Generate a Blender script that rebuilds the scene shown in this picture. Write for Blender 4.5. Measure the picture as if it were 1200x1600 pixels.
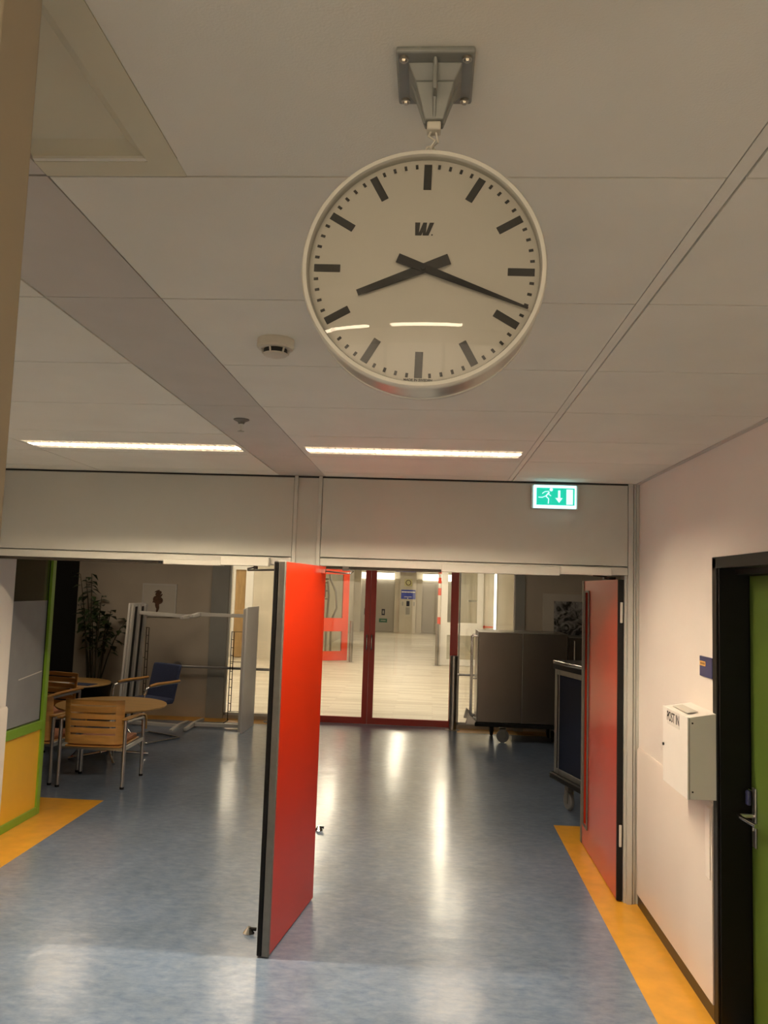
import bpy, bmesh, math, random
from mathutils import Vector, Matrix
random.seed(7)
for o in list(bpy.data.objects): bpy.data.objects.remove(o)
sc = bpy.context.scene
C = bpy.context.scene.collection
PI = math.pi
# ------------------------------------------------------------------ camera
EYE = Vector((0, 0, 1.875))
pt, yw, ro = 0.0939242, 0.0593880, 0.0332926
fwd = Vector((-math.sin(yw)*math.cos(pt), math.cos(yw)*math.cos(pt), math.sin(pt)))
xx = Vector((math.cos(yw), math.sin(yw), 0)); uu = xx.cross(fwd)
xr = math.cos(ro)*xx + math.sin(ro)*uu; ur = -math.sin(ro)*xx + math.cos(ro)*uu
cam = bpy.data.cameras.new('camera'); camo = bpy.data.objects.new('camera', cam); C.objects.link(camo)
cam.sensor_fit = 'VERTICAL'; cam.sensor_height = 36.0; cam.sensor_width = 27.0; cam.lens = 1247.9/1600*36
cam.clip_start = 0.02; cam.clip_end = 100
camo.matrix_world = Matrix(((xr.x, ur.x, -fwd.x, EYE.x), (xr.y, ur.y, -fwd.y, EYE.y), (xr.z, ur.z, -fwd.z, EYE.z), (0, 0, 0, 1)))
sc.camera = camo
# ------------------------------------------------------------------ world, exposure
wd = bpy.data.worlds.new('world'); sc.world = wd; wd.use_nodes = True
wd.node_tree.nodes['Background'].inputs[0].default_value = (1, .85, .65, 1)
wd.node_tree.nodes['Background'].inputs[1].default_value = 0.004
sc.view_settings.view_transform = 'Standard'; sc.view_settings.look = 'None'
sc.view_settings.exposure = 0.46; sc.view_settings.gamma = 1.0; sc.view_settings.use_curve_mapping = False
sc.cycles.use_denoising = True; sc.cycles.sample_clamp_indirect = 6.0
sc.cycles.max_bounces = 12; sc.cycles.diffuse_bounces = 5; sc.cycles.transparent_max_bounces = 16
sc.cycles.caustics_reflective = False; sc.cycles.caustics_refractive = False
E_TUBE = 640.0      # corridor fluorescent tubes
E_HALL = 24.5      # hall ceiling panels
E_LOBBY = 4.0
E_SEAT_FILL = 6.0       # three added ceiling panels that brighten the seating area
E_BACK_FILL = 0.8      # added unseen glowing panes behind the camera, for fill light
CZ = 2.585         # corridor ceiling height
HY = 5.15          # plane of the frame over the double doors
GY = 11.12         # plane of the glass front to the hall
# ------------------------------------------------------------------ materials
def mat(name, col, rough=.5, metal=0, var=.06, scale=6, bump=0, bscale=80, spec=.5, coat=0, stretch=None):
    m = bpy.data.materials.new(name); m.use_nodes = True; nt = m.node_tree; b = nt.nodes['Principled BSDF']
    b.inputs['Roughness'].default_value = rough; b.inputs['Metallic'].default_value = metal
    b.inputs['Specular IOR Level'].default_value = spec; b.inputs['Coat Weight'].default_value = coat
    b.inputs['Coat Roughness'].default_value = .12
    tc = nt.nodes.new('ShaderNodeTexCoord'); mp = nt.nodes.new('ShaderNodeMapping')
    nt.links.new(tc.outputs['Object'], mp.inputs[0])
    if stretch: mp.inputs['Scale'].default_value = stretch
    n = nt.nodes.new('ShaderNodeTexNoise'); n.inputs['Scale'].default_value = scale; n.inputs['Detail'].default_value = 5
    nt.links.new(mp.outputs[0], n.inputs['Vector'])
    r = nt.nodes.new('ShaderNodeValToRGB'); r.color_ramp.elements[0].position = .3; r.color_ramp.elements[1].position = .7
    r.color_ramp.elements[0].color = tuple(max(0, c*(1-var)) for c in col)+(1,)
    r.color_ramp.elements[1].color = tuple(min(1, c*(1+var)) for c in col)+(1,)
    nt.links.new(n.outputs[0], r.inputs[0]); nt.links.new(r.outputs[0], b.inputs['Base Color'])
    if bump:
        n2 = nt.nodes.new('ShaderNodeTexNoise'); n2.inputs['Scale'].default_value = bscale; n2.inputs['Detail'].default_value = 4
        nt.links.new(mp.outputs[0], n2.inputs['Vector'])
        bp = nt.nodes.new('ShaderNodeBump'); bp.inputs['Strength'].default_value = bump; bp.inputs['Distance'].default_value = .002
        nt.links.new(n2.outputs[0], bp.inputs['Height']); nt.links.new(bp.outputs[0], b.inputs['Normal'])
    return m
def emit(name, col, s, base=.8):
    m = bpy.data.materials.new(name); m.use_nodes = True; nt = m.node_tree
    b = nt.nodes['Principled BSDF']; b.inputs['Base Color'].default_value = (base, base, base, 1)
    b.inputs['Emission Color'].default_value = tuple(col)+(1,); b.inputs['Emission Strength'].default_value = s
    return m
def glassmat(name, tint=(1, 1, 1), ior=1.5, rough=0.0):
    m = bpy.data.materials.new(name); m.use_nodes = True; nt = m.node_tree
    out = nt.nodes['Material Output']; nt.nodes.remove(nt.nodes['Principled BSDF'])
    t = nt.nodes.new('ShaderNodeBsdfTransparent'); t.inputs[0].default_value = tuple(tint)+(1,)
    g = nt.nodes.new('ShaderNodeBsdfGlossy'); g.inputs['Roughness'].default_value = rough
    f = nt.nodes.new('ShaderNodeFresnel'); f.inputs[0].default_value = ior
    mx = nt.nodes.new('ShaderNodeMixShader')
    nt.links.new(f.outputs[0], mx.inputs[0]); nt.links.new(t.outputs[0], mx.inputs[1]); nt.links.new(g.outputs[0], mx.inputs[2])
    nt.links.new(mx.outputs[0], out.inputs[0]); return m
def lino():
    m = mat('blue_linoleum', (.150, .185, .235), rough=.2, var=.2, scale=4.2, bump=.0, spec=.55)
    nt = m.node_tree; b = nt.nodes['Principled BSDF']; N = nt.nodes.new; L = nt.links.new
    tc = N('ShaderNodeTexCoord')
    # marbled flecks
    mp = N('ShaderNodeMapping'); mp.inputs['Scale'].default_value = (.6, 1.3, 1); L(tc.outputs['Object'], mp.inputs[0])
    n1 = N('ShaderNodeTexNoise'); n1.inputs['Scale'].default_value = 20; n1.inputs['Detail'].default_value = 8; n1.inputs['Roughness'].default_value = .7; n1.inputs['Distortion'].default_value = .25
    L(mp.outputs[0], n1.inputs['Vector'])
    r1 = N('ShaderNodeValToRGB'); r1.color_ramp.elements[0].position = .34; r1.color_ramp.elements[1].position = .68
    r1.color_ramp.elements[0].color = (.120, .185, .310, 1); r1.color_ramp.elements[1].color = (.245, .315, .430, 1)
    L(n1.outputs[0], r1.inputs[0]); L(r1.outputs[0], b.inputs['Base Color'])
    nf = N('ShaderNodeTexNoise'); nf.inputs['Scale'].default_value = 3.0; nf.inputs['Detail'].default_value = 7; nf.inputs['Roughness'].default_value = .75; L(tc.outputs['Object'], nf.inputs['Vector'])
    rf = N('ShaderNodeValToRGB'); rf.color_ramp.elements[0].position = .35; rf.color_ramp.elements[0].color = (.72, .72, .70, 1); rf.color_ramp.elements[1].position = .65; rf.color_ramp.elements[1].color = (1.0, 1.0, 1.0, 1)
    L(nf.outputs[0], rf.inputs[0])
    mf = N('ShaderNodeMix'); mf.data_type = 'RGBA'; mf.blend_type = 'MULTIPLY'; mf.inputs[0].default_value = .9
    L(r1.outputs[0], mf.inputs[6]); L(rf.outputs[0], mf.inputs[7]); L(mf.outputs[2], b.inputs['Base Color'])
    # wear: roughness + soft undulation + scratches
    n2 = N('ShaderNodeTexNoise'); n2.inputs['Scale'].default_value = 2.2; n2.inputs['Detail'].default_value = 6; L(tc.outputs['Object'], n2.inputs['Vector'])
    mr = N('ShaderNodeMapRange'); mr.inputs[1].default_value = 0; mr.inputs[2].default_value = 1; mr.inputs[3].default_value = .18; mr.inputs[4].default_value = .44
    L(n2.outputs[0], mr.inputs[0]); b.inputs['Roughness'].default_value = .30
    n3 = N('ShaderNodeTexNoise'); n3.inputs['Scale'].default_value = 7; n3.inputs['Detail'].default_value = 3; n3.inputs['Distortion'].default_value = .3; L(tc.outputs['Object'], n3.inputs['Vector'])
    n4 = N('ShaderNodeTexNoise'); n4.inputs['Scale'].default_value = 60; n4.inputs['Detail'].default_value = 2; L(tc.outputs['Object'], n4.inputs['Vector'])
    ad = N('ShaderNodeMath'); ad.operation = 'MULTIPLY_ADD'; ad.inputs[1].default_value = .06; L(n4.outputs[0], ad.inputs[0]); L(n3.outputs[0], ad.inputs[2])
    bp = N('ShaderNodeBump'); bp.inputs['Strength'].default_value = .30; bp.inputs['Distance'].default_value = .006
    L(ad.outputs[0], bp.inputs['Height']); L(bp.outputs[0], b.inputs['Normal']); L(bp.outputs[0], b.inputs['Coat Normal'])
    b.inputs['Coat Weight'].default_value = .8; b.inputs['Coat Roughness'].default_value = .17
    return m
def woodfloor():
    m = mat('pale_plank_floor', (.62, .55, .43), rough=.42, var=.1)
    nt = m.node_tree; b = nt.nodes['Principled BSDF']; N = nt.nodes.new; L = nt.links.new
    tc = N('ShaderNodeTexCoord')
    br = N('ShaderNodeTexBrick'); br.inputs['Scale'].default_value = 1; br.inputs['Brick Width'].default_value = 1.6; br.inputs['Row Height'].default_value = .11
    br.inputs['Mortar Size'].default_value = .002; br.inputs['Color1'].default_value = (.56, .49, .38, 1); br.inputs['Color2'].default_value = (.72, .66, .54, 1); br.inputs['Mortar'].default_value = (.38, .32, .25, 1)
    br.offset = .37
    L(tc.outputs['Object'], br.inputs['Vector'])
    mp = N('ShaderNodeMapping'); mp.inputs['Scale'].default_value = (.7, 9, 1); L(tc.outputs['Object'], mp.inputs[0])
    n = N('ShaderNodeTexNoise'); n.inputs['Scale'].default_value = 2.4; n.inputs['Detail'].default_value = 4; L(mp.outputs[0], n.inputs['Vector'])
    mx = N('ShaderNodeMix'); mx.data_type = 'RGBA'; mx.blend_type = 'MULTIPLY'; mx.inputs[0].default_value = .55
    r = N('ShaderNodeValToRGB'); r.color_ramp.elements[0].position = .3; r.color_ramp.elements[0].color = (.62, .6, .56, 1); r.color_ramp.elements[1].position = .65; r.color_ramp.elements[1].color = (1, 1, 1, 1)
    L(n.outputs[0], r.inputs[0]); L(br.outputs[0], mx.inputs[6]); L(r.outputs[0], mx.inputs[7]); L(mx.outputs[2], b.inputs['Base Color'])
    return m
M = dict(
 lino=lino(), plank=woodfloor(),
 yellow=mat('yellow_linoleum', (.72, .36, .035), .28, var=.10, scale=9, bump=.05, bscale=40),
 tile=mat('ceiling_tile', (.79, .79, .72), .9, var=.03, scale=3, bump=.25, bscale=260, spec=.2),
 recess=mat('recess_paint', (.66, .64, .50), .8, var=.02),
 band=mat('ceiling_band', (.56, .54, .50), .6, var=.03, bump=.05),
 dark=mat('painted_dark', (.012, .011, .010), .8),  # near-black colour painting the darkness of openings and voids
 enamel=mat('grey_beige_enamel', (.48, .485, .45), .42, var=.025, scale=2, bump=.03, bscale=200),
 enamel2=mat('light_enamel', (.52, .52, .48), .4, var=.02),
 closer=mat('closer_cover', (.58, .57, .52), .4, var=.02),
 wall=mat('cream_wall', (.82, .77, .72), .75, var=.02, scale=2, bump=.15, bscale=160, spec=.3),
 dado=mat('cream_wall_panel', (.72, .655, .60), .5, var=.02, scale=2, bump=.04, bscale=120),
 pier=mat('beige_pier', (.42, .36, .26), .7, var=.03),
 base=mat('black_baseboard', (.025, .018, .010), .35, var=.1),
 blackframe=mat('black_frame', (.005, .0045, .004), .4, var=.1, bump=.03, spec=.25),
 red=mat('red_door_paint', (.50, .026, .004), .28, var=.04, scale=2, bump=.02, bscale=30),
 red2=mat('red_frame_paint', (.40, .020, .010), .3, var=.04),
 red3=mat('bright_red_paint', (.80, .075, .03), .4, var=.03),
 rubber=mat('black_rubber', (.008, .0075, .0075), .6, spec=.2),
 alu=mat('brushed_aluminium', (.36, .35, .32), .38, 1, var=.08, scale=20, stretch=(1, 1, .1)),
 alud=mat('dull_aluminium', (.20, .195, .175), .5, .6, var=.1, scale=20),
 steel=mat('stainless_steel', (.42, .40, .37), .28, 1, var=.05, scale=12, bump=.02, bscale=4),
 chrome=mat('chrome', (.75, .74, .72), .1, 1, var=.02),
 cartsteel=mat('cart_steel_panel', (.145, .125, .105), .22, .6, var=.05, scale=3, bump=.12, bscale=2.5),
 tube=mat('grey_steel_tube', (.42, .42, .42), .3, .9, var=.05),
 green=mat('green_door_paint', (.085, .14, .022), .4, var=.04, bump=.05, bscale=200),
 greenf=mat('green_frame_paint', (.19, .36, .025), .35, var=.04),
 yellowp=mat('yellow_panel', (.80, .46, .035), .4, var=.03),
 film=mat('frosted_film', (.25, .26, .28), .35, var=.08, scale=5, bump=.05),
 concrete=mat('concrete', (.52, .46, .37), .75, var=.10, scale=1.3, bump=.4, bscale=14),
 concdark=mat('concrete_column', (.34, .34, .31), .7, var=.08, scale=2),
 conclite=mat('pale_concrete', (.62, .57, .47), .7, var=.09, scale=1.6, bump=.3, bscale=10),
 liftgrey=mat('lift_door_steel', (.42, .39, .34), .45, .3, var=.06, scale=1.5),
 white=mat('white_laminate', (.84, .82, .78), .4, var=.02),
 whitemetal=mat('white_metal', (.66, .64, .59), .35, var=.03),
 darkboard=mat('dark_board', (.012, .011, .010), .6),
 clockface=mat('clock_face', (.70, .67, .60), .55, var=.01, spec=.3),
 clockring=mat('clock_ring', (.66, .65, .58), .35, var=.015),
 clockbody=mat('clock_body_alu', (.62, .60, .55), .32, .9, var=.05, scale=30, stretch=(1, .1, 1)),
 black=mat('black_print', (.012, .011, .010), .5),
 bracket=mat('grey_cast_bracket', (.25, .26, .24), .45, .1, var=.08, scale=20, bump=.15, bscale=150),
 screw=mat('screw_zinc', (.5, .45, .36), .3, 1),
 plastic=mat('cream_plastic', (.62, .59, .50), .4, var=.02),
 wood=mat('beech_wood', (.56, .30, .085), .38, var=.18, scale=5, stretch=(1, 1, 6)),
 woodtop=mat('beech_table_top', (.58, .35, .12), .3, var=.14, scale=4, stretch=(1, 7, 1)),
 wooddoor=mat('oak_door', (.42, .27, .12), .5, var=.15, scale=3, stretch=(6, 6, 1)),
 cushion=mat('salmon_cushion', (.50, .22, .12), .8, var=.1, scale=60),
 bluefab=mat('blue_fabric', (.045, .060, .130), .9, var=.12, scale=90, bump=.3, bscale=400),
 navy=mat('navy_panel', (.006, .011, .030), .65, var=.1, spec=.2),
 blueplate=mat('blue_sign', (.045, .05, .15), .4, var=.03),
 bluesign=mat('bright_blue_sign', (.03, .06, .42), .4, var=.03),
 greensign=mat('green_sign', (.01, .12, .07), .4, var=.03),
 paleyellow=mat('pale_yellow', (.62, .58, .30), .5, var=.02),
 orange=mat('orange_print', (.80, .45, .12), .5),
 paper=mat('paper', (.74, .72, .68), .7, var=.02),
 picpaper=mat('picture_paper', (.62, .58, .50), .5, var=.03),
 bronze=mat('brown_ink', (.10, .045, .02), .6, var=.4, scale=30),
 leaf=mat('plant_leaf', (.035, .06, .018), .4, var=.3, scale=12),
 stem=mat('plant_stem', (.05, .04, .02), .8),
 pot=mat('dark_pot', (.015, .014, .013), .5),
 soil=mat('potting_soil', (.03, .02, .012), .95, var=.4, scale=60),
 wire=mat('black_wire', (.02, .015, .012), .4, .4),
 tread=mat('grey_tyre', (.16, .16, .16), .5),
 barwhite=mat('barrier_white', (.75, .70, .62), .4),
 louvre=mat('white_louvre', (.85, .84, .80), .35, var=.01),
 glass=glassmat('clear_glass', (.97, .98, .96)),
 clockglass=glassmat('clock_glass', (.99, .99, .98)),
 tubeE=emit('fluorescent_tube', (1.0, .80, .56), E_TUBE),
 rearE=emit('rear_diffuser', (1.0, .80, .56), 20.0),
 hallE=emit('hall_diffuser', (1.0, .86, .66), E_HALL),
 backfillE=emit('back_fill_glow', (1.0, .80, .56), E_BACK_FILL),
 seatfillE=emit('seat_fill_glow', (1.0, .80, .58), E_SEAT_FILL),
 lobbyE=emit('lobby_diffuser', (1.0, .88, .70), E_LOBBY),
 exitW=emit('exit_sign_white', (.45, .95, 1.0), 1.3),
 exitG=emit('exit_sign_green', (.0, .56, .37), 0.85, .02),
 exitP=emit('exit_sign_pale', (.60, 1.0, .95), 1.05, .1),
 slotE=emit('vertical_tube_light', (1, .93, .78), 2.2),
)
# photograph print: soft monochrome blotches
def photomat():
    m = mat('monochrome_photograph', (.1, .1, .1), .4); nt = m.node_tree; b = nt.nodes['Principled BSDF']
    tc = nt.nodes.new('ShaderNodeTexCoord'); n = nt.nodes.new('ShaderNodeTexNoise'); n.inputs['Scale'].default_value = 7.5; n.inputs['Detail'].default_value = 4; n.inputs['Distortion'].default_value = 1.6
    r = nt.nodes.new('ShaderNodeValToRGB'); r.color_ramp.elements[0].position = .42; r.color_ramp.elements[1].position = .62
    r.color_ramp.elements[0].color = (.012, .012, .013, 1); r.color_ramp.elements[1].color = (.42, .41, .40, 1)
    nt.links.new(tc.outputs['Object'], n.inputs['Vector']); nt.links.new(n.outputs[0], r.inputs[0]); nt.links.new(r.outputs[0], b.inputs['Base Color'])
    return m
M['photo'] = photomat()
# ------------------------------------------------------------------ mesh helpers
def wloc(o):
    v = Vector((0, 0, 0))
    while o is not None: v += o.location; o = o.parent
    return v
class MB:
    def __init__(s): s.bm = bmesh.new()
    def box(s, x0, x1, y0, y1, z0, z1, rot=None, piv=None):
        v = [s.bm.verts.new((x, y, z)) for x in (x0, x1) for y in (y0, y1) for z in (z0, z1)]
        for f in ((0, 1, 3, 2), (4, 6, 7, 5), (0, 4, 5, 1), (2, 3, 7, 6), (0, 2, 6, 4), (1, 5, 7, 3)): s.bm.faces.new([v[i] for i in f])
        if rot is not None:
            bmesh.ops.rotate(s.bm, verts=v, cent=piv or (0, 0, 0), matrix=rot)
        return s
    def prism(s, pts, a, b, axis='z'):
        """polygon pts (2-D) extruded from a to b along axis"""
        def mk(p, t):
            return {'z': (p[0], p[1], t), 'y': (p[0], t, p[1]), 'x': (t, p[0], p[1])}[axis]
        A = [s.bm.verts.new(mk(p, a)) for p in pts]; B = [s.bm.verts.new(mk(p, b)) for p in pts]
        n = len(pts)
        s.bm.faces.new(A); s.bm.faces.new(list(reversed(B)))
        for i in range(n): s.bm.faces.new((A[i], B[i], B[(i+1) % n], A[(i+1) % n]))
        return s
    def tube(s, pts, r, seg=12, closed=False, flat=1.0):
        pts = [Vector(p) for p in pts]; n = len(pts); rings = []
        up = None
        for i, p in enumerate(pts):
            if closed: d = (pts[(i+1) % n]-pts[i-1])
            else: d = (pts[min(i+1, n-1)]-pts[max(i-1, 0)])
            d.normalize()
            if up is None:
                up = Vector((0, 0, 1)) if abs(d.z) < .9 else Vector((1, 0, 0))
            a = d.cross(up)
            if a.length < 1e-5: a = d.cross(Vector((0, 1, 0)))
            a.normalize(); u2 = a.cross(d).normalized(); up = u2
            rr = r[i] if isinstance(r, (list, tuple)) else r
            rings.append([s.bm.verts.new(p + a*rr*math.cos(2*PI*k/seg) + u2*rr*flat*math.sin(2*PI*k/seg)) for k in range(seg)])
        m = n if closed else n-1
        for i in range(m):
            A, B = rings[i], rings[(i+1) % n]
            for k in range(seg): s.bm.faces.new((A[k], A[(k+1) % seg], B[(k+1) % seg], B[k]))
        if not closed: s.bm.faces.new(list(reversed(rings[0]))); s.bm.faces.new(rings[-1])
        return s
    def lathe(s, prof, o=(0, 0, 0), axis='z', seg=48):
        o = Vector(o); rings = []
        for r, t in prof:
            ring = []
            for k in range(seg):
                c, q = math.cos(2*PI*k/seg)*r, math.sin(2*PI*k/seg)*r
                v = {'z': (c, q, t), 'y': (c, t, q), 'x': (t, c, q)}[axis]
                ring.append(s.bm.verts.new(o+Vector(v)))
            rings.append(ring)
        for i in range(len(rings)-1):
            A, B = rings[i], rings[i+1]
            for k in range(seg): s.bm.faces.new((A[k], A[(k+1) % seg], B[(k+1) % seg], B[k]))
        if prof[0][0] > 1e-6: s.bm.faces.new(rings[0])
        if prof[-1][0] > 1e-6: s.bm.faces.new(rings[-1])
        return s
    def ring(s, prof, o=(0, 0, 0), axis='y', seg=96):
        """closed profile swept round the axis (no caps)"""
        o = Vector(o); rings = []
        for r, t in prof:
            rings.append([s.bm.verts.new(o+Vector({'z': (math.cos(2*PI*k/seg)*r, math.sin(2*PI*k/seg)*r, t), 'y': (math.cos(2*PI*k/seg)*r, t, math.sin(2*PI*k/seg)*r)}[axis])) for k in range(seg)])
        n = len(rings)
        for i in range(n):
            A, B = rings[i], rings[(i+1) % n]
            for k in range(seg): s.bm.faces.new((A[k], A[(k+1) % seg], B[(k+1) % seg], B[k]))
        return s
    def sheet(s, f, us, vs, th, nrm):
        """thick curved sheet: f(u,v) -> point, nrm = thickness direction"""
        nrm = Vector(nrm)*th
        G = [[[s.bm.verts.new(Vector(f(u, v))+nrm*k) for v in vs] for u in us] for k in (0, 1)]
        a, b = len(us), len(vs)
        for i in range(a-1):
            for j in range(b-1):
                for k in (0, 1):
                    q = (G[k][i][j], G[k][i+1][j], G[k][i+1][j+1], G[k][i][j+1]); s.bm.faces.new(q if k else q[::-1])
        for i in range(a-1):
            s.bm.faces.new((G[0][i][0], G[0][i+1][0], G[1][i+1][0], G[1][i][0])); s.bm.faces.new((G[0][i+1][-1], G[0][i][-1], G[1][i][-1], G[1][i+1][-1]))
        for j in range(b-1):
            s.bm.faces.new((G[0][0][j+1], G[0][0][j], G[1][0][j], G[1][0][j+1])); s.bm.faces.new((G[0][-1][j], G[0][-1][j+1], G[1][-1][j+1], G[1][-1][j]))
        return s
    def build(s, name, m, parent=None, bev=0, label=None, sub=0, seg=2):
        bmesh.ops.recalc_face_normals(s.bm, faces=s.bm.faces)
        me = bpy.data.meshes.new(name)
        if parent is not None: off = wloc(parent)
        else:
            xs = [v.co for v in s.bm.verts]
            off = Vector(((min(v.x for v in xs)+max(v.x for v in xs))/2, (min(v.y for v in xs)+max(v.y for v in xs))/2, min(v.z for v in xs)))
        bmesh.ops.translate(s.bm, verts=s.bm.verts, vec=-off)
        s.bm.to_mesh(me); s.bm.free()
        for p in me.polygons: p.use_smooth = True
        me.set_sharp_from_angle(angle=math.radians(35))
        me.materials.append(m)
        o = bpy.data.objects.new(name, me); C.objects.link(o); o.parent = parent
        if parent is None: o.location = off
        if bev:
            b = o.modifiers.new('bevel', 'BEVEL'); b.width = bev; b.segments = seg; b.limit_method = 'ANGLE'; b.angle_limit = math.radians(40)
        if sub:
            q = o.modifiers.new('subdivision', 'SUBSURF'); q.levels = sub; q.render_levels = sub
        if label: o['label'] = label
        return o
def arc(c, r, a0, a1, n, plane='xz', other=0):
    out = []
    for i in range(n+1):
        a = math.radians(a0+(a1-a0)*i/n); p, q = c[0]+r*math.cos(a), c[1]+r*math.sin(a)
        out.append({'xz': (p, other, q), 'yz': (other, p, q), 'xy': (p, q, other)}[plane])
    return out
def thing(name, label, cat, loc=(0, 0, 0), group=None):
    o = bpy.data.objects.new(name, None); C.objects.link(o); o.location = loc; o.empty_display_size = .1
    o['label'] = label; o['category'] = cat
    if group: o['group'] = group
    return o
def tag(o, label, cat, group=None):
    o['label'] = label; o['category'] = cat
    if group: o['group'] = group
    return o
def struct(name, mb, m, bev=0, label=None, parent=None):
    o = mb.build(name, m, parent, bev=bev)
    if parent is None: o['kind'] = 'structure'
    if label: o['label'] = label
    return o
def sroot(name, label, loc, cat=None):
    o = bpy.data.objects.new(name, None); C.objects.link(o); o.location = loc; o['kind'] = 'structure'; o['label'] = label
    if cat: o['category'] = cat
    return o
def copy_tree(o, parent=None):
    c = o.copy(); C.objects.link(c); c.parent = parent
    for ch in o.children: copy_tree(ch, c)
    return c
def B(*a): return MB().box(*a)
def textmesh(name, txt, size, m, parent, origin, right, up, th=.0006, sx=1.0, bold=0):
    cu = bpy.data.curves.new('lettering', 'FONT'); cu.body = txt; cu.size = size; cu.extrude = th; cu.align_x = 'CENTER'; cu.align_y = 'CENTER'; cu.offset = bold
    t = bpy.data.objects.new('lettering', cu); me = bpy.data.meshes.new_from_object(t)
    bpy.data.objects.remove(t)
    r, u = Vector(right), Vector(up); n = r.cross(u)
    off = wloc(parent) if parent else Vector((0, 0, 0))
    for v in me.vertices:
        v.co = Vector(origin)-off + r*v.co.x*sx + u*v.co.y + n*v.co.z
    me.materials.clear(); me.materials.append(m)
    o = bpy.data.objects.new(name, me); C.objects.link(o); o.parent = parent
    return o
# ================================================================== STRUCTURE
YF = -2.6
struct('floor', B(-6.4, 3.0, YF, GY+.14, -.1, 0), M['lino'], label='blue marbled linoleum floor')
struct('floor', B(-9, 6, GY+.14, 36, -.1, 0), M['plank'], label='pale wood plank floor of the hall')
# yellow inlays, 0.5 mm proud
struct('trim_1', B(1.06, 1.40, YF, 6.76, 0, .0006), M['yellow'], label='yellow floor strip along the right wall')
struct('trim_2', B(-3.4, -2.70, YF, 6.82, 0, .0006), M['yellow'], label='yellow floor strip along the left partition')
struct('trim_3', B(-5.6, -2.03, 10.80, GY-.001, 0, .0006), M['yellow'], label='yellow floor strip below the left window')
struct('trim_4', B(.42, 2.6, 10.80, GY-.001, 0, .0006), M['yellow'], label='yellow floor strip below the right pane')
# ceiling of the corridor: tiles, band, rails
g = .0028
rows = [-4.12+.605*i for i in range(2, 9)]+[1.326, 1.93, 2.534, 3.138, 3.752, 4.36, 4.965, HY+.02]
cols = [(-3.42, -2.20), (-2.20, -1.002), (-.70, .487), (.515, 1.32)]
mb = MB()
LAMPX = [(-2.175, -1.02), (-.67, .462)]
def lamp_rows(): return [(4.04, 4.26), (-2.16, -1.94)]
for ci, (a, b) in enumerate(cols):
    for i in range(len(rows)-1):
        y0, y1 = rows[i], rows[i+1]
        cut = [l for l in lamp_rows() if y0 < l[0] < y1]
        rec = (a < -.5 and b < .6 and abs(y1-1.326) < .01)
        if ci in (1, 2) and cut:
            l0, l1 = cut[0]
            lx0, lx1 = LAMPX[ci-1]
            mb.box(a+g, b-g, y0+g, l0, CZ, CZ+.02); mb.box(a+g, b-g, l1, y1-g, CZ, CZ+.02)
            mb.box(a+g, lx0, l0, l1, CZ, CZ+.02); mb.box(lx1, b-g, l0, l1, CZ, CZ+.02)
        elif ci == 2 and abs(y1-1.326) < .01:
            mb.box(-.445, b-g, y0-1, y1-g, CZ, CZ+.02)
            mb.box(a+g, -.445, y1-.06, y1-g, CZ, CZ+.02)
        elif ci == 2 and .2 < y1 < 1.3: continue
        elif ci in (1,) and .2 < y1 < 1.4: mb.box(a+g, b-g, y0+g, y1-g, CZ, CZ+.02)
        else: mb.box(a+g, b-g, y0+g, y1-g, CZ, CZ+.02)
struct('ceiling', mb, M['tile'], label='ceiling of large off-white tiles')
mb = MB()
for y0, y1 in ((1.326, 1.93), (1.93, 3.138), (3.138, 4.36), (4.36, HY+.02)): mb.box(-1.0, -.702, y0+.0015, y1-.0015, CZ+.001, CZ+.02)
for y0, y1 in ((YF, -1.1), (-1.1, .12), (.12, 1.323)): mb.box(-1.0, -.702, y0+.002, y1-.002, CZ+.001, CZ+.02)
struct('ceiling', mb, M['band'], label='narrow smooth grey band running between the ceiling tiles')
struct('trim_5', B(.488, .514, YF, HY+.02, CZ+.002, CZ+.02), M['tile'], label='rail between the two rows of ceiling tiles')
struct('trim_6', B(1.300, 1.34, YF, HY+.02, CZ-.004, CZ+.006), M['band'], label='narrow rail where ceiling meets right wall')
struct('ceiling', B(-6.5, 3.1, YF, HY+.3, CZ+.0601, CZ+.09), M['dark'], label='dark void above the ceiling tiles')
# recessed panel, near left
mb = MB()
mb.box(-.500, -.446, .1, 1.323, CZ-.001, CZ+.016); mb.box(-.699, -.5, 1.275, 1.323, CZ-.001, CZ+.016)
mb.prism([(-.500, CZ), (-.525, CZ+.020), (-.525, CZ+.024), (-.500, CZ+.024)], .1, 1.275, 'y')
mb.prism([(1.275, CZ), (1.240, CZ+.020), (1.240, CZ+.024), (1.275, CZ+.024)], -.699, -.5, 'x')
mb.box(-.699, -.52, .1, 1.245, CZ+.020, CZ+.026)
struct('trim_7', mb, M['recess'], label='sunken ceiling panel with sloping white edges')
# ceiling of the seating area and the hall
struct('ceiling', B(-6.4, 3.0, HY+.30, GY+.14, 2.60, 2.7), M['tile'], label='dim ceiling of the seating area')
struct('ceiling', B(-9, 6, GY+.14, 36, 3.0, 3.1), M['white'], label='white ceiling of the hall')
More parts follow.
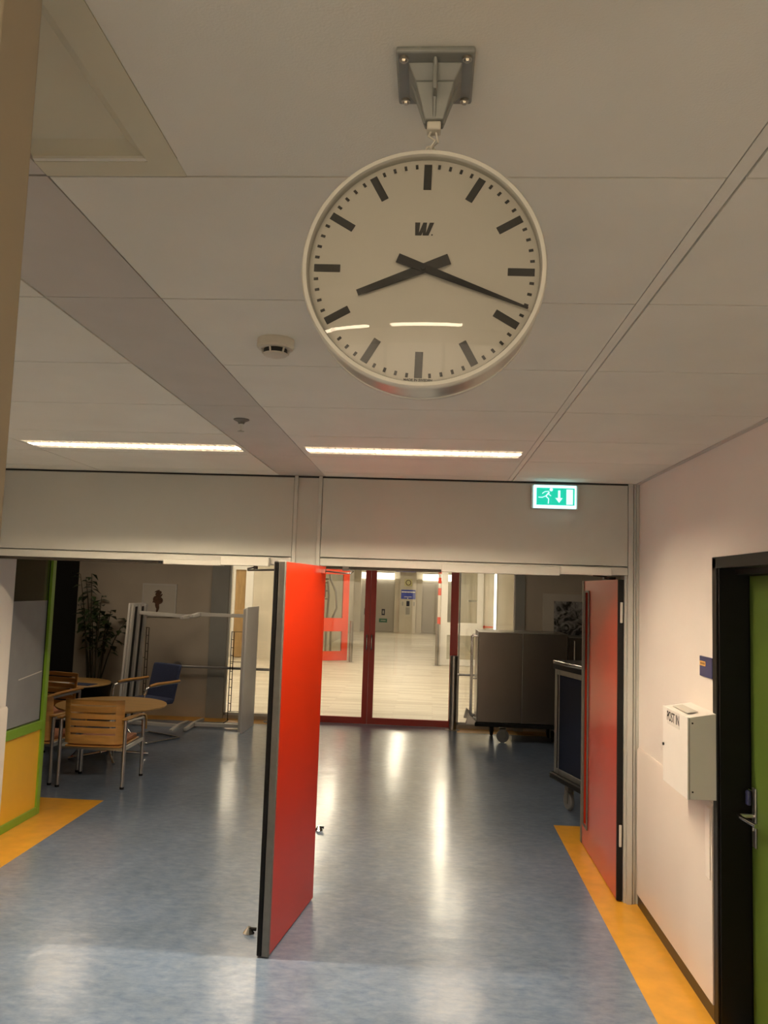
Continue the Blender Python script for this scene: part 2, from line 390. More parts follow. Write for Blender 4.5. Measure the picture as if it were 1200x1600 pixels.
# walls of the corridor
DX0, DX1 = 2.86, 3.82           # green door opening in Y
struct('wall_right', B(1.327, 1.62, DX1, HY+.12, 0, CZ+.06).box(1.327, 1.62, DX0, DX1, 2.06, CZ+.06).box(1.327, 1.62, YF, DX0, 0, CZ+.06), M['wall'])
mb = MB(); mb.prism([(1.329, .07), (1.313, .07), (1.313, .925), (1.321, .94), (1.329, .94)], DX1+.01, HY-.005, 'y')
mb.prism([(1.329, .07), (1.313, .07), (1.313, .925), (1.321, .94), (1.329, .94)], YF, DX0-.05, 'y')
struct('trim_8', mb, M['dado'], label='lower wall panel with rail on the right wall')
struct('baseboard_right', B(1.319, 1.329, DX1+.01, HY-.005, 0, .069).box(1.319, 1.329, YF, DX0-.05, 0, .069), M['base'])
struct('wall_left', B(-3.3, -2.99, YF, 5.64, 0, CZ+.06), M['wall'])
mb = MB(); mb.prism([(-2.992, .07), (-2.974, .07), (-2.974, .925), (-2.984, .94), (-2.992, .94)], YF, 5.645, 'y')
struct('trim_9', mb, M['dado'], label='lower wall panel with rail on the left wall')
struct('wall_back', B(-3.3, 1.62, YF-.1, YF, 0, CZ+.06), M['wall'])
struct('trim_10', B(-.62, -.4295, .70, .78, 0, CZ), M['pier'], bev=.006, label='beige door post close to the camera at far left')
struct('wall_front', B(-1.7, -.62, .70, .78, 0, CZ), M['wall'])
# walls of the seating area
struct('wall_right', B(2.6, 2.8, HY+.12, GY+.14, 0, 2.7).box(1.62, 2.8, HY, HY+.12, 0, 2.7), M['concrete'])
struct('wall_left', B(-5.8, -5.6, 5.6, GY, 0, 2.7).box(-5.8, -3.3, 5.5, 5.6, 0, 2.7), M['dark'])  # near-black wall colour stands in for the darkness at far left
mb = MB(); mb.box(-4.97, -2.80, GY, GY+.14, 0, 2.7); mb.box(1.19, 2.6, GY, GY+.14, 0, 2.7); mb.box(-2.80, 1.19, GY, GY+.14, 2.601, 2.99)
mb.box(-2.80, -2.03, GY, GY+.14, 0, .045); mb.box(.42, 1.19, GY, GY+.14, 0, .045)
mb.box(-5.7, 2.7, GY+.1, GY+.14, 2.69, 2.99)
struct('wall_front', mb, M['concrete'], label='bare concrete wall of the seating area')
struct('trim_11', B(-3.04, -2.80, GY-.03, GY, 0, 2.6).box(1.19, 1.315, GY-.03, GY, 0, 2.6), M['concdark'], label='grey columns either side of the glass front')
struct('wall_front', B(-5.6, -4.97, GY+.02, GY+.14, 0, 2.7), M['dark'], label='dark opening in the far left corner, its shade painted black')
# ------------------------------------------------------------------ frame over the doors
FR = sroot('trim_12', 'grey beige door surround with wide header panels and centre post', (-.8, HY, 0))
mb = MB(); mb.box(-2.972, -.90, HY, HY+.04, 2.052, CZ-.012)
mb.build('header_panel', M['enamel'], FR, bev=.003)
B(-.712, 1.252, HY, HY+.04, 2.056, CZ-.012).build('header_panel', M['enamel'], FR, bev=.003)
mb = MB(); mb.box(-.898, -.714, HY+.012, HY+.10, 0, CZ); mb.box(-.898, -.874, HY-.004, HY+.02, 0, CZ); mb.box(-.738, -.714, HY-.004, HY+.02, 0, CZ)
mb.build('post', M['enamel'], FR, bev=.003)
mb = MB(); mb.box(1.254, 1.286, HY-.004, HY+.10, 0, CZ); mb.box(1.290, 1.304, HY+.004, HY+.10, 0, CZ); mb.box(1.306, 1.3265, HY+.010, HY+.10, 0, CZ)
mb.box(1.238, 1.2535, HY+.016, HY+.10, 0, 2.0); mb.box(1.236, 1.2535, HY+.034, HY+.10, 0, 2.0)
mb.build('jamb', M['enamel'], FR, bev=.002)
B(-2.972, -.90, HY-.002, HY+.10, 2.0, 2.046).build('rail', M['enamel2'], FR, bev=.003)
B(-.712, 1.252, HY-.002, HY+.10, 2.0, 2.05).build('rail', M['enamel2'], FR, bev=.003)
B(-2.97, -1.78, HY+.012, HY+.09, 1.982, 2.0).build('door_seal', M['base'], FR)
B(-.712, .075, HY+.012, HY+.09, 1.982, 2.0).build('door_seal', M['base'], FR)
B(-1.74, -1.352, HY-.010, HY+.06, 1.979, 2.012).build('closer_rail', M['closer'], FR, bev=.002)
B(.077, .826, HY-.010, HY+.06, 1.985, 2.036).build('closer_rail', M['enamel2'], FR, bev=.002)
B(-1.351, -1.036, HY-.055, HY-.0021, 1.983, 2.043).build('closer_box', M['closer'], FR, bev=.004)
B(.827, 1.141, HY-.055, HY-.0021, 1.995, 2.045).build('closer_box', M['closer'], FR, bev=.004)
B(-3.3, 1.62, HY+.12, HY+.3, 2.0, 2.7).build('bulkhead', M['enamel'], FR)
struct('trim_13', B(-2.97, 1.253, HY+.001, HY+.03, CZ-.0119, CZ-.001), M['black'], label='dark gap between header and ceiling')
# ------------------------------------------------------------------ red doors
P0 = Vector((-.757, 4.166)); P1 = Vector((-.6445, 4.962)); du = (P1-P0).normalized(); dv = Vector((-du.y, du.x)); DL = (P1-P0).length
d1 = sroot('door_1', 'open red door leaf standing edge-on in the middle of the corridor', (P0.x, P0.y, 0), 'door')
ang = math.atan2(du.y, du.x)
def door1(name, m, u0, u1, v0, v1, z0, z1, bev=.001, parent=None):
    mb = MB(); mb.box(u0, u1, v0, v1, z0, z1, Matrix.Rotation(ang, 3, 'Z'), (0, 0, 0))
    bmesh.ops.translate(mb.bm, verts=mb.bm.verts, vec=(P0.x, P0.y, 0)); return mb.build(name, m, parent or d1, bev=bev)
door1('leaf', M['red'], .022, DL, .0005, .0595, .008, 1.992)
door1('edge_profile', M['alud'], -.003, .0218, -.0015, .0345, .006, 1.994, .003)
door1('black_edge_strip', M['rubber'], -.004, .0218, .0348, .0615, .006, 1.994, .006)
door1('back_panel', M['rubber'], .0219, DL, .0597, .0615, .008, 1.99)
for z in (.35, 1.75): B(-.705, -.685, 4.972, 5.161, z, z+.12).build('hinge', M['alu'], d1, bev=.003)
def pd(u, v, z): q = P0+du*u+dv*v; return (q.x, q.y, z)
mb = MB(); mb.box(-.012, .012, -.012, .012, -.012, .012, Matrix.Rotation(ang, 3, 'Z')); bmesh.ops.translate(mb.bm, verts=mb.bm.verts, vec=pd(DL-.10, -.013, 1.962))
mb.tube([pd(DL-.10, -.02, 1.962), (-.53, 5.085, 1.955)], .005); mb.tube([(-.53, 5.085, 1.955), (-.50, 5.09, 1.958), (-.49, 5.11, 1.968), (-.53, 5.14, 1.985)], .0055)
mb.box(-.56, -.52, 5.125, 5.145, 1.972, 1.999)
mb.build('closer_arm', M['chrome'], d1)
mb = MB(); mb.tube([pd(.25, .07, 1.955), (-1.16, 5.07, 1.955)], .006); mb.tube([(-1.16, 5.07, 1.955), (-1.165, 5.08, 1.965), (-1.13, 5.10, 1.974)], .006); mb.lathe([(.014, 1.955), (.014, 1.985)], (-1.12, 5.105, 0), seg=16)
bmesh.ops.translate(mb.bm, verts=mb.bm.verts, vec=(0, 0, 0)); mb.build('closer_arm', M['wire'], d1, label='dark closer arm')
# right leaf, opened flat against the right side
d2 = sroot('door_2', 'open red door leaf with tall narrow window at the right jamb', (1.2, 5.19, 0), 'door')
mb = MB(); mb.box(1.2005, 1.2455, 5.20, 6.10, .01, 1.974)
mb.box(1.2005, 1.2455, 6.10, 6.24, .01, .17); mb.box(1.2005, 1.2455, 6.10, 6.24, 1.89, 1.974); mb.box(1.2005, 1.2455, 6.24, 6.30, .01, 1.974)
mb.build('leaf', M['red'], d2, bev=0)
B(1.194, 1.247, 6.302, 6.345, .008, 1.974).build('edge_profile', M['alud'], d2, bev=.003)
mb = MB(); mb.box(1.190, 1.2004, 6.085, 6.103, .160, 1.90); mb.box(1.190, 1.2004, 6.237, 6.255, .160, 1.90); mb.box(1.190, 1.2004, 6.103, 6.237, .160, .175); mb.box(1.190, 1.2004, 6.103, 6.237, 1.885, 1.90)
mb.build('window_frame', M['alud'], d2, bev=.002)
B(1.215, 1.22, 6.101, 6.239, .171, 1.889).build('pane', M['rubber'], d2)
B(1.2010, 1.2355, 5.180, 5.1998, .01, 1.974).build('black_edge_strip', M['rubber'], d2)  # black strip stands in for the dark gap between leaf and jamb
for z in (.33, 1.70):
    B(1.212, 1.228, 5.168, 5.1795, z, z+.13).build('hinge', M['closer'], d2, bev=.003)
mb = MB(); mb.tube([(1.03, 5.11, 1.992), (1.12, 5.16, 1.988), (1.195, 5.42, 1.985)], .005); mb.box(1.16, 1.235, 5.40, 5.46, 1.975, 1.992)
mb.build('closer_arm', M['wire'], d2)
# ------------------------------------------------------------------ green door at right
d3 = sroot('door_3', 'green door in a deep black frame at the right edge', (1.46, (DX0+DX1)/2, 0), 'door')
mb = MB(); fx = 1.318
mb.box(fx, 1.60, DX1-.045, DX1+.008, 0, 2.06); mb.box(fx, 1.60, DX0-.05, DX0+.045, 0, 2.06); mb.box(fx, 1.60, DX0-.05, DX1+.008, 2.012, 2.065)
mb.box(1.40, 1.60, DX0, DX1-.02, 1.985, 2.02); mb.box(1.3275, 1.462, DX1-.056, DX1-.02, 0, 2.02)
mb.build('door_frame', M['blackframe'], d3, bev=.003)
B(1.4635, 1.505, DX0+.05, DX1-.058, .008, 1.982).build('leaf', M['green'], d3, bev=.002)
B(1.6, 1.65, DX0-.05, DX1+.01, 0, 2.06).build('backing', M['dark'], d3)
hp = B(1.455, 1.4634, 3.70, 3.738, .79, 1.045).build('lock_plate', M['tube'], d3, bev=.003)
mb = MB(); mb.tube([(1.455, 3.722, .925), (1.392, 3.722, .925)], .010); mb.tube([(1.396, 3.728, .925), (1.390, 3.715, .924), (1.391, 3.69, .922), (1.402, 3.64, .920), (1.412, 3.58, .918)], .0100)
mb.build('handle', M['chrome'], hp)
B(1.448, 1.4549, 3.712, 3.726, .862, .90).build('keyhole', M['chrome'], hp, bev=.002)
fb = thing('key_fob', 'dark blue key fob hanging at the lock plate of the green door', 'key fob', (1.44, 3.74, .97))
MB().box(1.432, 1.450, 3.726, 3.756, .965, 1.03).build('fob', M['blueplate'], fb, bev=.008, seg=4)
MB().tube([(1.4545, 3.734, 1.028), (1.441, 3.738, 1.036), (1.441, 3.741, 1.028)], .002, 8).build('key_ring', M['chrome'], fb)
# ------------------------------------------------------------------ left partition
d4 = sroot('window_1', 'green framed partition with frosted pane above a yellow panel', (-3.04, 6.0, 0))
PX = -3.04; PE = 6.375
mb = MB(); mb.box(PX-.05, PX, PE-.055, PE, .001, 2.6); mb.box(PX-.05, PX, 5.2, PE-.055, .001, .06); mb.box(PX-.05, PX, 5.2, PE-.055, .665, .735)
mb.build('frame', M['greenf'], d4, bev=.002)
B(PX-.035, PX-.015, 5.2, PE-.055, .06, .665).build('panel', M['yellowp'], d4)
B(PX-.03, PX-.022, 5.2, PE-.06, .735, 2.6).build('pane', M['glass'], d4)
mb = MB(); mb.box(PX-.0218, PX-.0205, 5.645, PE-.066, .745, 1.68)
mb.build('film', M['film'], d4, label='grey frosted film')
mb = MB(); mb.box(PX-.0204, PX-.0196, 0, .36, -.004, .004, Matrix.Rotation(math.radians(5), 3, 'X'))
bmesh.ops.translate(mb.bm, verts=mb.bm.verts, vec=(0, 5.93, 1.09)); mb.build('film_tear', M['paper'], d4, label='pale tear line in the film')
B(PX-.020, PX-.0190, PE-.075, PE-.062, .73, 2.0).build('seal', M['rubber'], d4)
B(-3.42, -3.09, 6.0, 6.02, .8, 2.55).build('backing_board', M['concdark'], d4)
# ------------------------------------------------------------------ glass front to the hall
def glazed(name, label, x0, x1, z0, z1, m, fw=0.0):
    o = sroot(name, label, ((x0+x1)/2, GY+.05, z0))
    B(x0+.0005, x1-.0005, GY+.046, GY+.054, z0+.03, z1-.03).build('pane', M['glass'], o)
    mb = MB(); mb.box(x0, x1, GY+.02, GY+.08, z0, z0+.032); mb.box(x0, x1, GY+.02, GY+.08, z1-.032, z1)
    mb.box(x0, x0+.02, GY+.02, GY+.08, z0, z1); mb.box(x1-.02, x1, GY+.02, GY+.08, z0, z1)
    mb.build('window_frame', m, o); return o
glazed('window_2', 'tall fixed pane left of the red glazed doors', -2.80, -2.03, .046, 2.6, M['whitemetal'])
glazed('window_3', 'tall fixed pane right of the red glazed doors', .42, 1.19, .046, 2.6, M['whitemetal'])
def glassdoor(name, label, x0, x1, st0, st1, hx):
    o = sroot(name, label, ((x0+x1)/2, GY, 0), 'door')
    mb = MB(); mb.box(x0, x0+st0, GY+.01, GY+.06, .004, 2.6); mb.box(x1-st1, x1, GY+.01, GY+.06, .004, 2.6); mb.box(x0+st0, x1-st1, GY+.01, GY+.06, .004, .09); mb.box(x0+st0, x1-st1, GY+.01, GY+.06, 2.5, 2.6)
    mb.build('door_frame', M['red2'], o)
    B(x0+st0, x1-st1, GY+.03, GY+.038, .09, 2.5).build('pane', M['glass'], o)
    mb = MB(); mb.tube([(hx, GY+.01, 1.01), (hx, GY-.03, 1.02), (hx, GY-.035, 1.06), (hx, GY-.035, 1.17), (hx, GY-.03, 1.21), (hx, GY+.01, 1.22)], .009); mb.build('handle', M['chrome'], o)
glassdoor('door_4', 'left red framed glass door leaf to the bright hall', -2.02, -.808, .1, .075, -.838)
glassdoor('door_5', 'right red framed glass door leaf to the bright hall', -.805, .412, .075, .105, -.772)
# ================================================================== HALL BEYOND THE GLASS
mb = MB(); mb.box(-9, -4.96, 20.1, 20.3, 0, 3); mb.box(-4.44, -2.72, 20.1, 20.3, 0, 3); mb.box(-4.96, -4.44, 20.1, 20.3, 2.35, 3)
struct('wall_front', mb, M['conclite'], label='pale concrete wall of the hall, left side')
struct('wall_front', B(1.36, 6, 20.1, 20.3, 0, 3), M['conclite'], label='pale concrete wall of the hall, right side')
struct('wall_left', B(-9.2, -9, GY, 36, 0, 3), M['conclite']); struct('wall_right', B(6, 6.2, GY, 36, 0, 3), M['conclite'])
struct('wall_left', B(-3.35, -3.15, 20.3, 34.6, 0, 3), M['conclite'], label='side wall of the lift lobby')
mb = MB(); mb.box(-3.3, -2.86, 33.6, 34.2, 0, 3); mb.box(-1.22, -.53, 33.5, 34.2, 0, 3); mb.box(-1.44, -1.22, 33.75, 34.2, 0, 2.25); mb.box(-.53, -.29, 33.75, 34.2, 0, 2.25); mb.box(1.22, 6, 33.6, 34.2, 0, 3)
mb.box(-2.86, 1.2, 34.25, 34.5, 0, 3)
struct('wall_front', mb, M['conclite'], label='pale concrete end wall with the lifts')
for i, (a, b) in enumerate(((-2.86, -1.44), (-.29, 1.2))):
    o = sroot('door_%d' % (6+i), 'grey steel lift door %s of the signs on the pale pillar' % ('left', 'right')[i], ((a+b)/2, 34, 0), 'lift door')
    mb = MB(); mid = (a+b)/2; mb.box(a, mid-.002, 34.0, 34.05, .01, 2.2); mb.box(mid+.002, b, 34.0, 34.05, .01, 2.2); mb.build('leaf', M['liftgrey'], o)
    t = thing('strip_light', 'bright strip light above the lift door on the %s' % ('left', 'right')[i], 'light', ((a+b)/2, 33.9, 2.22), 'strip lights above the lifts')
    B(a+.02, b-.04, 33.86, 33.98, 2.225, 2.48).build('diffuser', M['lobbyE'], t); B(a+.02, b-.04, 33.84, 33.999, 2.482, 2.55).build('housing', M['white'], t)
# wood door in white frame on the hall's left wall
d8 = sroot('door_8', 'light wooden door in a white frame, seen through the left pane', (-4.7, 20.1, 0), 'door')
mb = MB(); mb.box(-4.96, -4.90, 20.06, 20.2, 0, 2.35); mb.box(-4.63, -4.44, 20.06, 20.2, 0, 2.35); mb.box(-4.90, -4.63, 20.06, 20.2, 2.2, 2.35); mb.build('door_frame', M['white'], d8)
B(-4.90, -4.63, 20.12, 20.17, .01, 2.2).build('leaf', M['wooddoor'], d8)
# red framed glass door in the hall
d9 = sroot('door_9', 'bright red framed glass door standing in the hall', (-2.4, 20.4, 0), 'door')
mb = MB()
A = Vector((-3.10, 19.6)); Bq = Vector((-2.03, 20.25))
def hd(u0, u1, z0, z1, y0=-.03, y1=.03):
    a = math.atan2(Bq.y-A.y, Bq.x-A.x); m2 = MB()
    v0 = len(mb.bm.verts); mb.box(u0, u1, y0, y1, z0, z1)
    mb.bm.verts.ensure_lookup_table(); vs = mb.bm.verts[v0:]
    bmesh.ops.rotate(mb.bm, verts=vs, cent=(0, 0, 0), matrix=Matrix.Rotation(a, 3, 'Z')); bmesh.ops.translate(mb.bm, verts=vs, vec=(A.x, A.y, 0)); m2.bm.free()
W9 = (Bq-A).length
hd(0, .14, .02, 2.4); hd(W9-.16, W9, .02, 2.4); hd(.14, W9-.16, .02, .25); hd(.14, W9-.16, .74, 1.07); hd(.14, W9-.16, 2.16, 2.4)
mb.build('door_frame', M['red3'], d9)
mb = MB(); hd(.14, W9-.16, .25, .74, -.004, .004); hd(.14, W9-.16, 1.07, 2.16, -.004, .004); mb.build('pane', M['glass'], d9)
# white framed glass door, right
d10 = sroot('door_10', 'white framed glass door beside the barrier pole in the hall', (.8, 20.1, 0), 'door')
mb = MB(); mb.box(.31, .47, 20.05, 20.12, .01, 2.7); mb.box(1.20, 1.355, 20.05, 20.12, .01, 2.7); mb.box(.47, 1.20, 20.05, 20.12, .75, 1.06); mb.box(.47, 1.20, 20.05, 20.12, .01, .16); mb.box(.47, 1.20, 20.05, 20.12, 2.5, 2.7); mb.box(.56, .62, 20.05, 20.12, 1.06, 2.5)
mb.build('door_frame', M['white'], d10); B(.47, 1.20, 20.08, 20.09, .16, 2.5).build('pane', M['glass'], d10)
t = tag(B(1.0, 1.28, 20.35, 20.75, 1.58, 1.62).build('wall_shelf', M['white'], None), 'small white shelf behind the white framed glass door', 'shelf')
struct('wall_right', B(1.28, 1.38, 20.3, 33.6, 0, 3), M['conclite'], label='right side wall of the lift lobby')
def bollard(x, y, h, label, r=.045, group='steel bollards'):
    t = thing('bollard', label, 'bollard', (x, y, 0), group)
    MB().lathe([(r, .004), (r, h-.004), (r-.004, h)], (x, y, 0), seg=32).build('post', M['steel'], t)
    mb = MB(); mb.lathe([(r+.05, .0008), (r+.05, .007), (r+.004, .01)], (x, y, 0), seg=32)
    mb.build('base_plate', M['steel'], t)
    return t
bollard(-1.90, 20.0, 1.02, 'steel bollard at the edge of the bright red glass door')
bollard(.235, 19.95, 1.02, 'steel bollard below the red and white striped pole')
t = thing('barrier_pole', 'red and white striped pole beside the white framed door', 'pole', (.265, 20.1, 0))
zz = [1.0, 1.18, 1.72, 1.90, 2.02, 2.16, 2.26, 2.7]
MB().lathe([(.04, 0.001), (.04, 2.7)], (.265, 20.1, 0), seg=20).build('pole', M['barwhite'], t)
for i in range(0, len(zz)-1, 2): MB().ring([(.0402, zz[i]), (.0415, zz[i]), (.0415, zz[i+1]), (.0402, zz[i+1])], (.265, 20.1, 0), 'z', 20).build('red_band', M['red3'], t)
t = thing('tube_light', 'narrow upright white light on the concrete wall right of the glass door', 'light', (1.65, 20.09, .6))
B(1.62, 1.67, 20.02, 20.06, .6, 2.7).build('diffuser', M['slotE'], t); B(1.61, 1.68, 20.0601, 20.0999, .6, 2.7).build('housing', M['white'], t)
mb = MB(); mb.box(1.35, 1.60, 20.085, 20.0995, .97, .99); mb.prism([(1.33, .98), (1.40, 1.02), (1.40, .94)], 20.085, 20.0995, 'y')
tag(mb.build('red_arrow', M['red3'], None), 'small red arrow pointing left on the concrete wall', 'sign')
def sign(name, label, x0, x1, z0, z1, m, y=33.49, cat='sign', th=.02):
    t = thing(name, label, cat, ((x0+x1)/2, y, z0)); B(x0, x1, y-th, y, z0, z1).build('plate', m, t); return t
t = sign('lift_sign', 'blue rectangular sign with white lettering on the pale pillar', -1.16, -.56, 1.42, 1.80, M['bluesign'])
mb = MB()
for i in range(9): mb.box(-1.14+i*.063, -1.14+i*.063+.0631, 33.46, 33.4699, 1.685+(.008 if i % 2 else 0), 1.735)
mb.build('lettering', M['white'], t)
B(-1.03, -.72, 33.46, 33.4699, 1.50, 1.52).build('lettering', M['white'], t)
B(-.90, -.86, 33.46, 33.4699, 1.43, 1.47).build('arrow', M['white'], t)
t = sign('round_symbol_sign', 'yellow square sign with dark ring symbol high on the pale pillar', -1.03, -.71, 1.95, 2.25, M['paleyellow'])
MB().ring([(.085, -.01), (.115, -.01), (.115, 0), (.085, 0)], (-.87, 33.4695, 2.10), 'y', 24).build('ring', M['bronze'], t)
t = sign('intercom_panel', 'light call panel with a dark screen on the pale pillar', -.98, -.74, .70, 1.38, M['plastic'], cat='panel')
B(-.93, -.80, 33.45, 33.4699, 1.12, 1.34).build('screen', M['navy'], t); B(-.95, -.78, 33.45, 33.4699, .78, 1.08).build('notice', M['alu'], t)
for i, x in enumerate((-1.11, -.64)):
    tag(B(x, x+.05, 33.47, 33.4999, 1.14, 1.30).build('call_button', M['concdark'], None), 'dark call button %s of the call panel on the pillar' % ('left', 'right')[i], 'button', 'call buttons on the pillar')
t = sign('hanging_sign', 'long blue and white sign hanging at the top of the lift lobby', -1.62, -.55, 2.53, 2.64, M['bluesign'], y=33.0)
B(-1.80, -1.40, 32.97, 32.9799, 2.53, 2.64).build('white_end', M['white'], t); B(-1.3, -1.28, 32.98, 33.0, 2.64, 3.0).build('hanger', M['alu'], t)
for i, (x0, lab) in enumerate(((-2.72, 'dark notice on the steel lift door left of the red mullion'), (-1.98, 'dark notice on the steel lift door right of the red mullion'))):
    t = sign('notice', lab, x0, x0+.14, .70, .96, M['navy'], y=33.995, cat='notice'); B(x0+.04, x0+.1, 33.96, 33.9749, .76, .9).build('print', M['alu'], t)
t = sign('direction_sign', 'small green sign on the left steel lift door', -2.08, -1.74, .40, .56, M['greensign'], y=33.995)
B(-2.0, -1.80, 33.96, 33.9749, .47, .49).build('lettering', M['plastic'], t)
# made-up rails imitating a reflection in the red door's glass
t = thing('reflection_rails', 'made-up grey metal rails imitating a reflection in the red glass door', 'metal frame', (-3.1, 22.5, 0))
mb = MB(); mb.tube([(-2.72, 22.5, 0), (-2.72, 22.5, .9), (-2.58, 22.5, 1.25), (-2.62, 22.5, 1.7), (-2.78, 22.5, 2.05), (-2.8, 22.5, 2.4)], .03)
mb.tube([(-2.84, 22.4, 0), (-2.84, 22.4, .9), (-2.80, 22.4, 1.6), (-2.84, 22.4, 2.0)], .03)
for z in (1.5, 1.95, 2.05, 1.72): mb.tube([(-3.12, 22.4, z), (-2.82, 22.4, z)], .022)
mb.build('rails', M['steel'], t); B(-3.12, -2.9, 22.42, 22.5, 1.55, 1.9).build('panel', M['concdark'], t)
# hall ceiling lights (seen as glare in the floor)
def hall_light(x, y, sx, sy, label, first=[None]):
    if first[0] is None:
        t = thing('ceiling_panel_light', label, 'light', (0, 0, 0), 'panel lights in the hall ceiling')
        B(-.15, .15, -.6, .6, -.012, -.008).build('diffuser', M['hallE'], t)
        mb = MB(); mb.box(-.17, -.15, -.62, .62, -.016, 0); mb.box(.15, .17, -.62, .62, -.016, 0); mb.box(-.15, .15, -.62, -.6, -.016, 0); mb.box(-.15, .15, .6, .62, -.016, 0)
        mb.build('frame', M['white'], t); first[0] = t
    else: t = copy_tree(first[0]); t['label'] = label
    t.location = (x, y, 2.9995)
for x, side in ((.42, 'over the right pane'), (-2.15, 'over the red glazed doors'), (-4.6, 'over the left pane')):
    for y, dist in ((12.9, 'nearest the glass front'), (15.4, 'second from the glass front'), (18.5, 'third from the glass front')):
        hall_light(x, y, 1, 1, 'recessed hall ceiling light %s, %s' % (side, dist))
for x in (-.85,):
    for y, dist in ((22.6, 'over the start of the lift lobby'), (26.5, 'over the middle of the lift lobby'), (31, 'near the lifts')):
        hall_light(x, y, 1, 1, 'recessed ceiling light %s' % dist)
# ================================================================== THINGS IN THE CORRIDOR
# --- station clock
CX, CY, CZC, CR = -.020, 1.030, 2.3015, .1645
ck = thing('wall_clock', 'round white double-sided clock with black bar marks, hanging from the ceiling', 'clock', (CX, CY, CZC))
prof = [(CR*.945, .0015), (CR*.955, -.003), (CR*.985, -.003), (CR, .001), (CR, .010), (CR*.975, .013), (CR*.945, .013)]
MB().ring(prof, (CX, CY, CZC), 'y', 128).build('bezel', M['clockring'], ck)
MB().ring([(CR*.945, .010), (CR*.986, .010), (CR*.986, .067), (CR*.945, .067)], (CX, CY, CZC), 'y', 128).build('case', M['clockbody'], ck)
MB().ring([(r*.994, .0755-t) for r, t in prof], (CX, CY, CZC), 'y', 128).build('bezel', M['clockring'], ck)
fy = CY+.011
MB().lathe([(0, .0), (CR*.952, .0), (CR*.952, .002), (0, .002)], (CX, fy, CZC), 'y', 96).build('dial', M['clockface'], ck)
MB().lathe([(0, .0), (CR*.952, .0), (CR*.952, .002), (0, .002)], (CX, fy+.052, CZC), 'y', 96).build('dial', M['clockface'], ck)
Y1 = fy-.0005
def mark(mb, angdeg, r0, r1, w0, w1=None, y=Y1, th=.0006):
    a = math.radians(angdeg); d = Vector((math.sin(a), math.cos(a))); n = Vector((d.y, -d.x)); w1 = w0 if w1 is None else w1
    c = Vector((CX, CZC)); pts = [c+d*r0+n*w0/2, c+d*r1+n*w1/2, c+d*r1-n*w1/2, c+d*r0-n*w0/2]
    mb.prism([(p.x, p.y) for p in pts], y-th, y, 'y')
for h in range(12):
    mb = MB(); mark(mb, h*30, CR*.686, CR*.903, .0105); mb.build('hour_mark', M['black'], ck)
for i in range(60):
    if i % 5:
        mb = MB(); mark(mb, i*6, CR*.868, CR*.905, .0036); mb.build('minute_mark', M['black'], ck)
mb = MB(); mark(mb, 247.8, -.037, .094, .0150, .0085, fy-.006, .001); mb.build('hour_hand', M['black'], ck)
mb = MB(); mark(mb, 110.3, -.037, .150, .0130, .0030, fy-.009, .001); mb.build('minute_hand', M['black'], ck)
MB().lathe([(.0035, -.0115), (.0035, 0)], (CX, fy, CZC), 'y', 16).build('spindle', M['black'], ck)
# bold W emblem with slanted bars
mb = MB(); ex, ez, s = CX-.0015, CZC+.0575, .0125
def para(pts): mb.prism([(ex+p[0]*s, ez+p[1]*s) for p in pts], Y1-.0006, Y1, 'y')
para([(-1.0, .72), (-.45, .72), (-.55, -.45), (-.70, -.72), (-.95, -.72)])
para([(-.70, -.72), (-.28, -.72), (.28, .72), (-.12, .72), (-.55, -.45)])
para([(-.12, .72), (.28, .72), (.20, -.45), (.10, -.72), (-.14, -.72)])
para([(.10, -.72), (.50, -.72), (1.05, .72), (.58, .72), (.20, -.45)])
mb.box(ex+.80*s, ex+.95*s, Y1-.0006, Y1, ez-.72*s, ez-.58*s)
mb.build('emblem', M['black'], ck)
textmesh('lettering', 'MADE IN SWEDEN', .0044, M['black'], ck, (CX, Y1, CZC-CR*.9195), (1, 0, 0), (0, 0, 1), .0002, 1.05, .0002)
# domed glass
pr = []
for i in range(13):
    t_ = i/12; pr.append((CR*.950*t_, -.016*(1-t_*t_)-.0015))
MB().lathe(pr, (CX, fy-.008, CZC), 'y', 96).build('glass', M['clockglass'], ck)
mb = MB(); mb.lathe([(.004, CR-.002), (.004, CR+.014)], (CX, CY+.038, CZC), 'z', 12)
mb.ring([(.006+.0016*math.cos(a), .0016*math.sin(a)) for a in [i*PI/4 for i in range(8)]], (CX, CY+.038, CZC+CR+.02), 'y', 20)
mb.build('hanging_eye', M['plastic'], ck)
ck.rotation_euler = (0, math.radians(1.1), math.radians(-1.0))
# --- ceiling bracket
bk = thing('ceiling_bracket', 'grey cast bracket with four screws on the ceiling above the clock', 'bracket', (-.011, 1.045, CZ))
mb = MB(); bx, by = -.011, 1.045
mb.box(bx-.0525, bx+.0525, by-.058, by+.058, CZ-.009, CZ-.0002); mb.build('plate', M['bracket'], bk, bev=.003)
mb = MB()
def frustum(mb, a0, b0, z0, a1, b1, z1):
    A_ = [mb.bm.verts.new((bx+sx*a0, by+sy*b0, z0)) for sx, sy in ((-1, -1), (1, -1), (1, 1), (-1, 1))]; B_ = [mb.bm.verts.new((bx+sx*a1, by+sy*b1, z1)) for sx, sy in ((-1, -1), (1, -1), (1, 1), (-1, 1))]
    mb.bm.faces.new(A_); mb.bm.faces.new(B_[::-1])
    for i in range(4): mb.bm.faces.new((A_[i], A_[(i+1) % 4], B_[(i+1) % 4], B_[i]))
frustum(mb, .037, .038, CZ-.009, .026, .026, CZ-.028); frustum(mb, .026, .026, CZ-.028, .0125, .0125, CZ-.074)
mb.box(bx-.003, bx+.003, by-.045, by-.012, CZ-.05, CZ-.009); mb.prism([(by-.05, CZ-.009), (by-.012, CZ-.009), (by-.012, CZ-.074)], bx-.0025, bx+.0025, 'x')
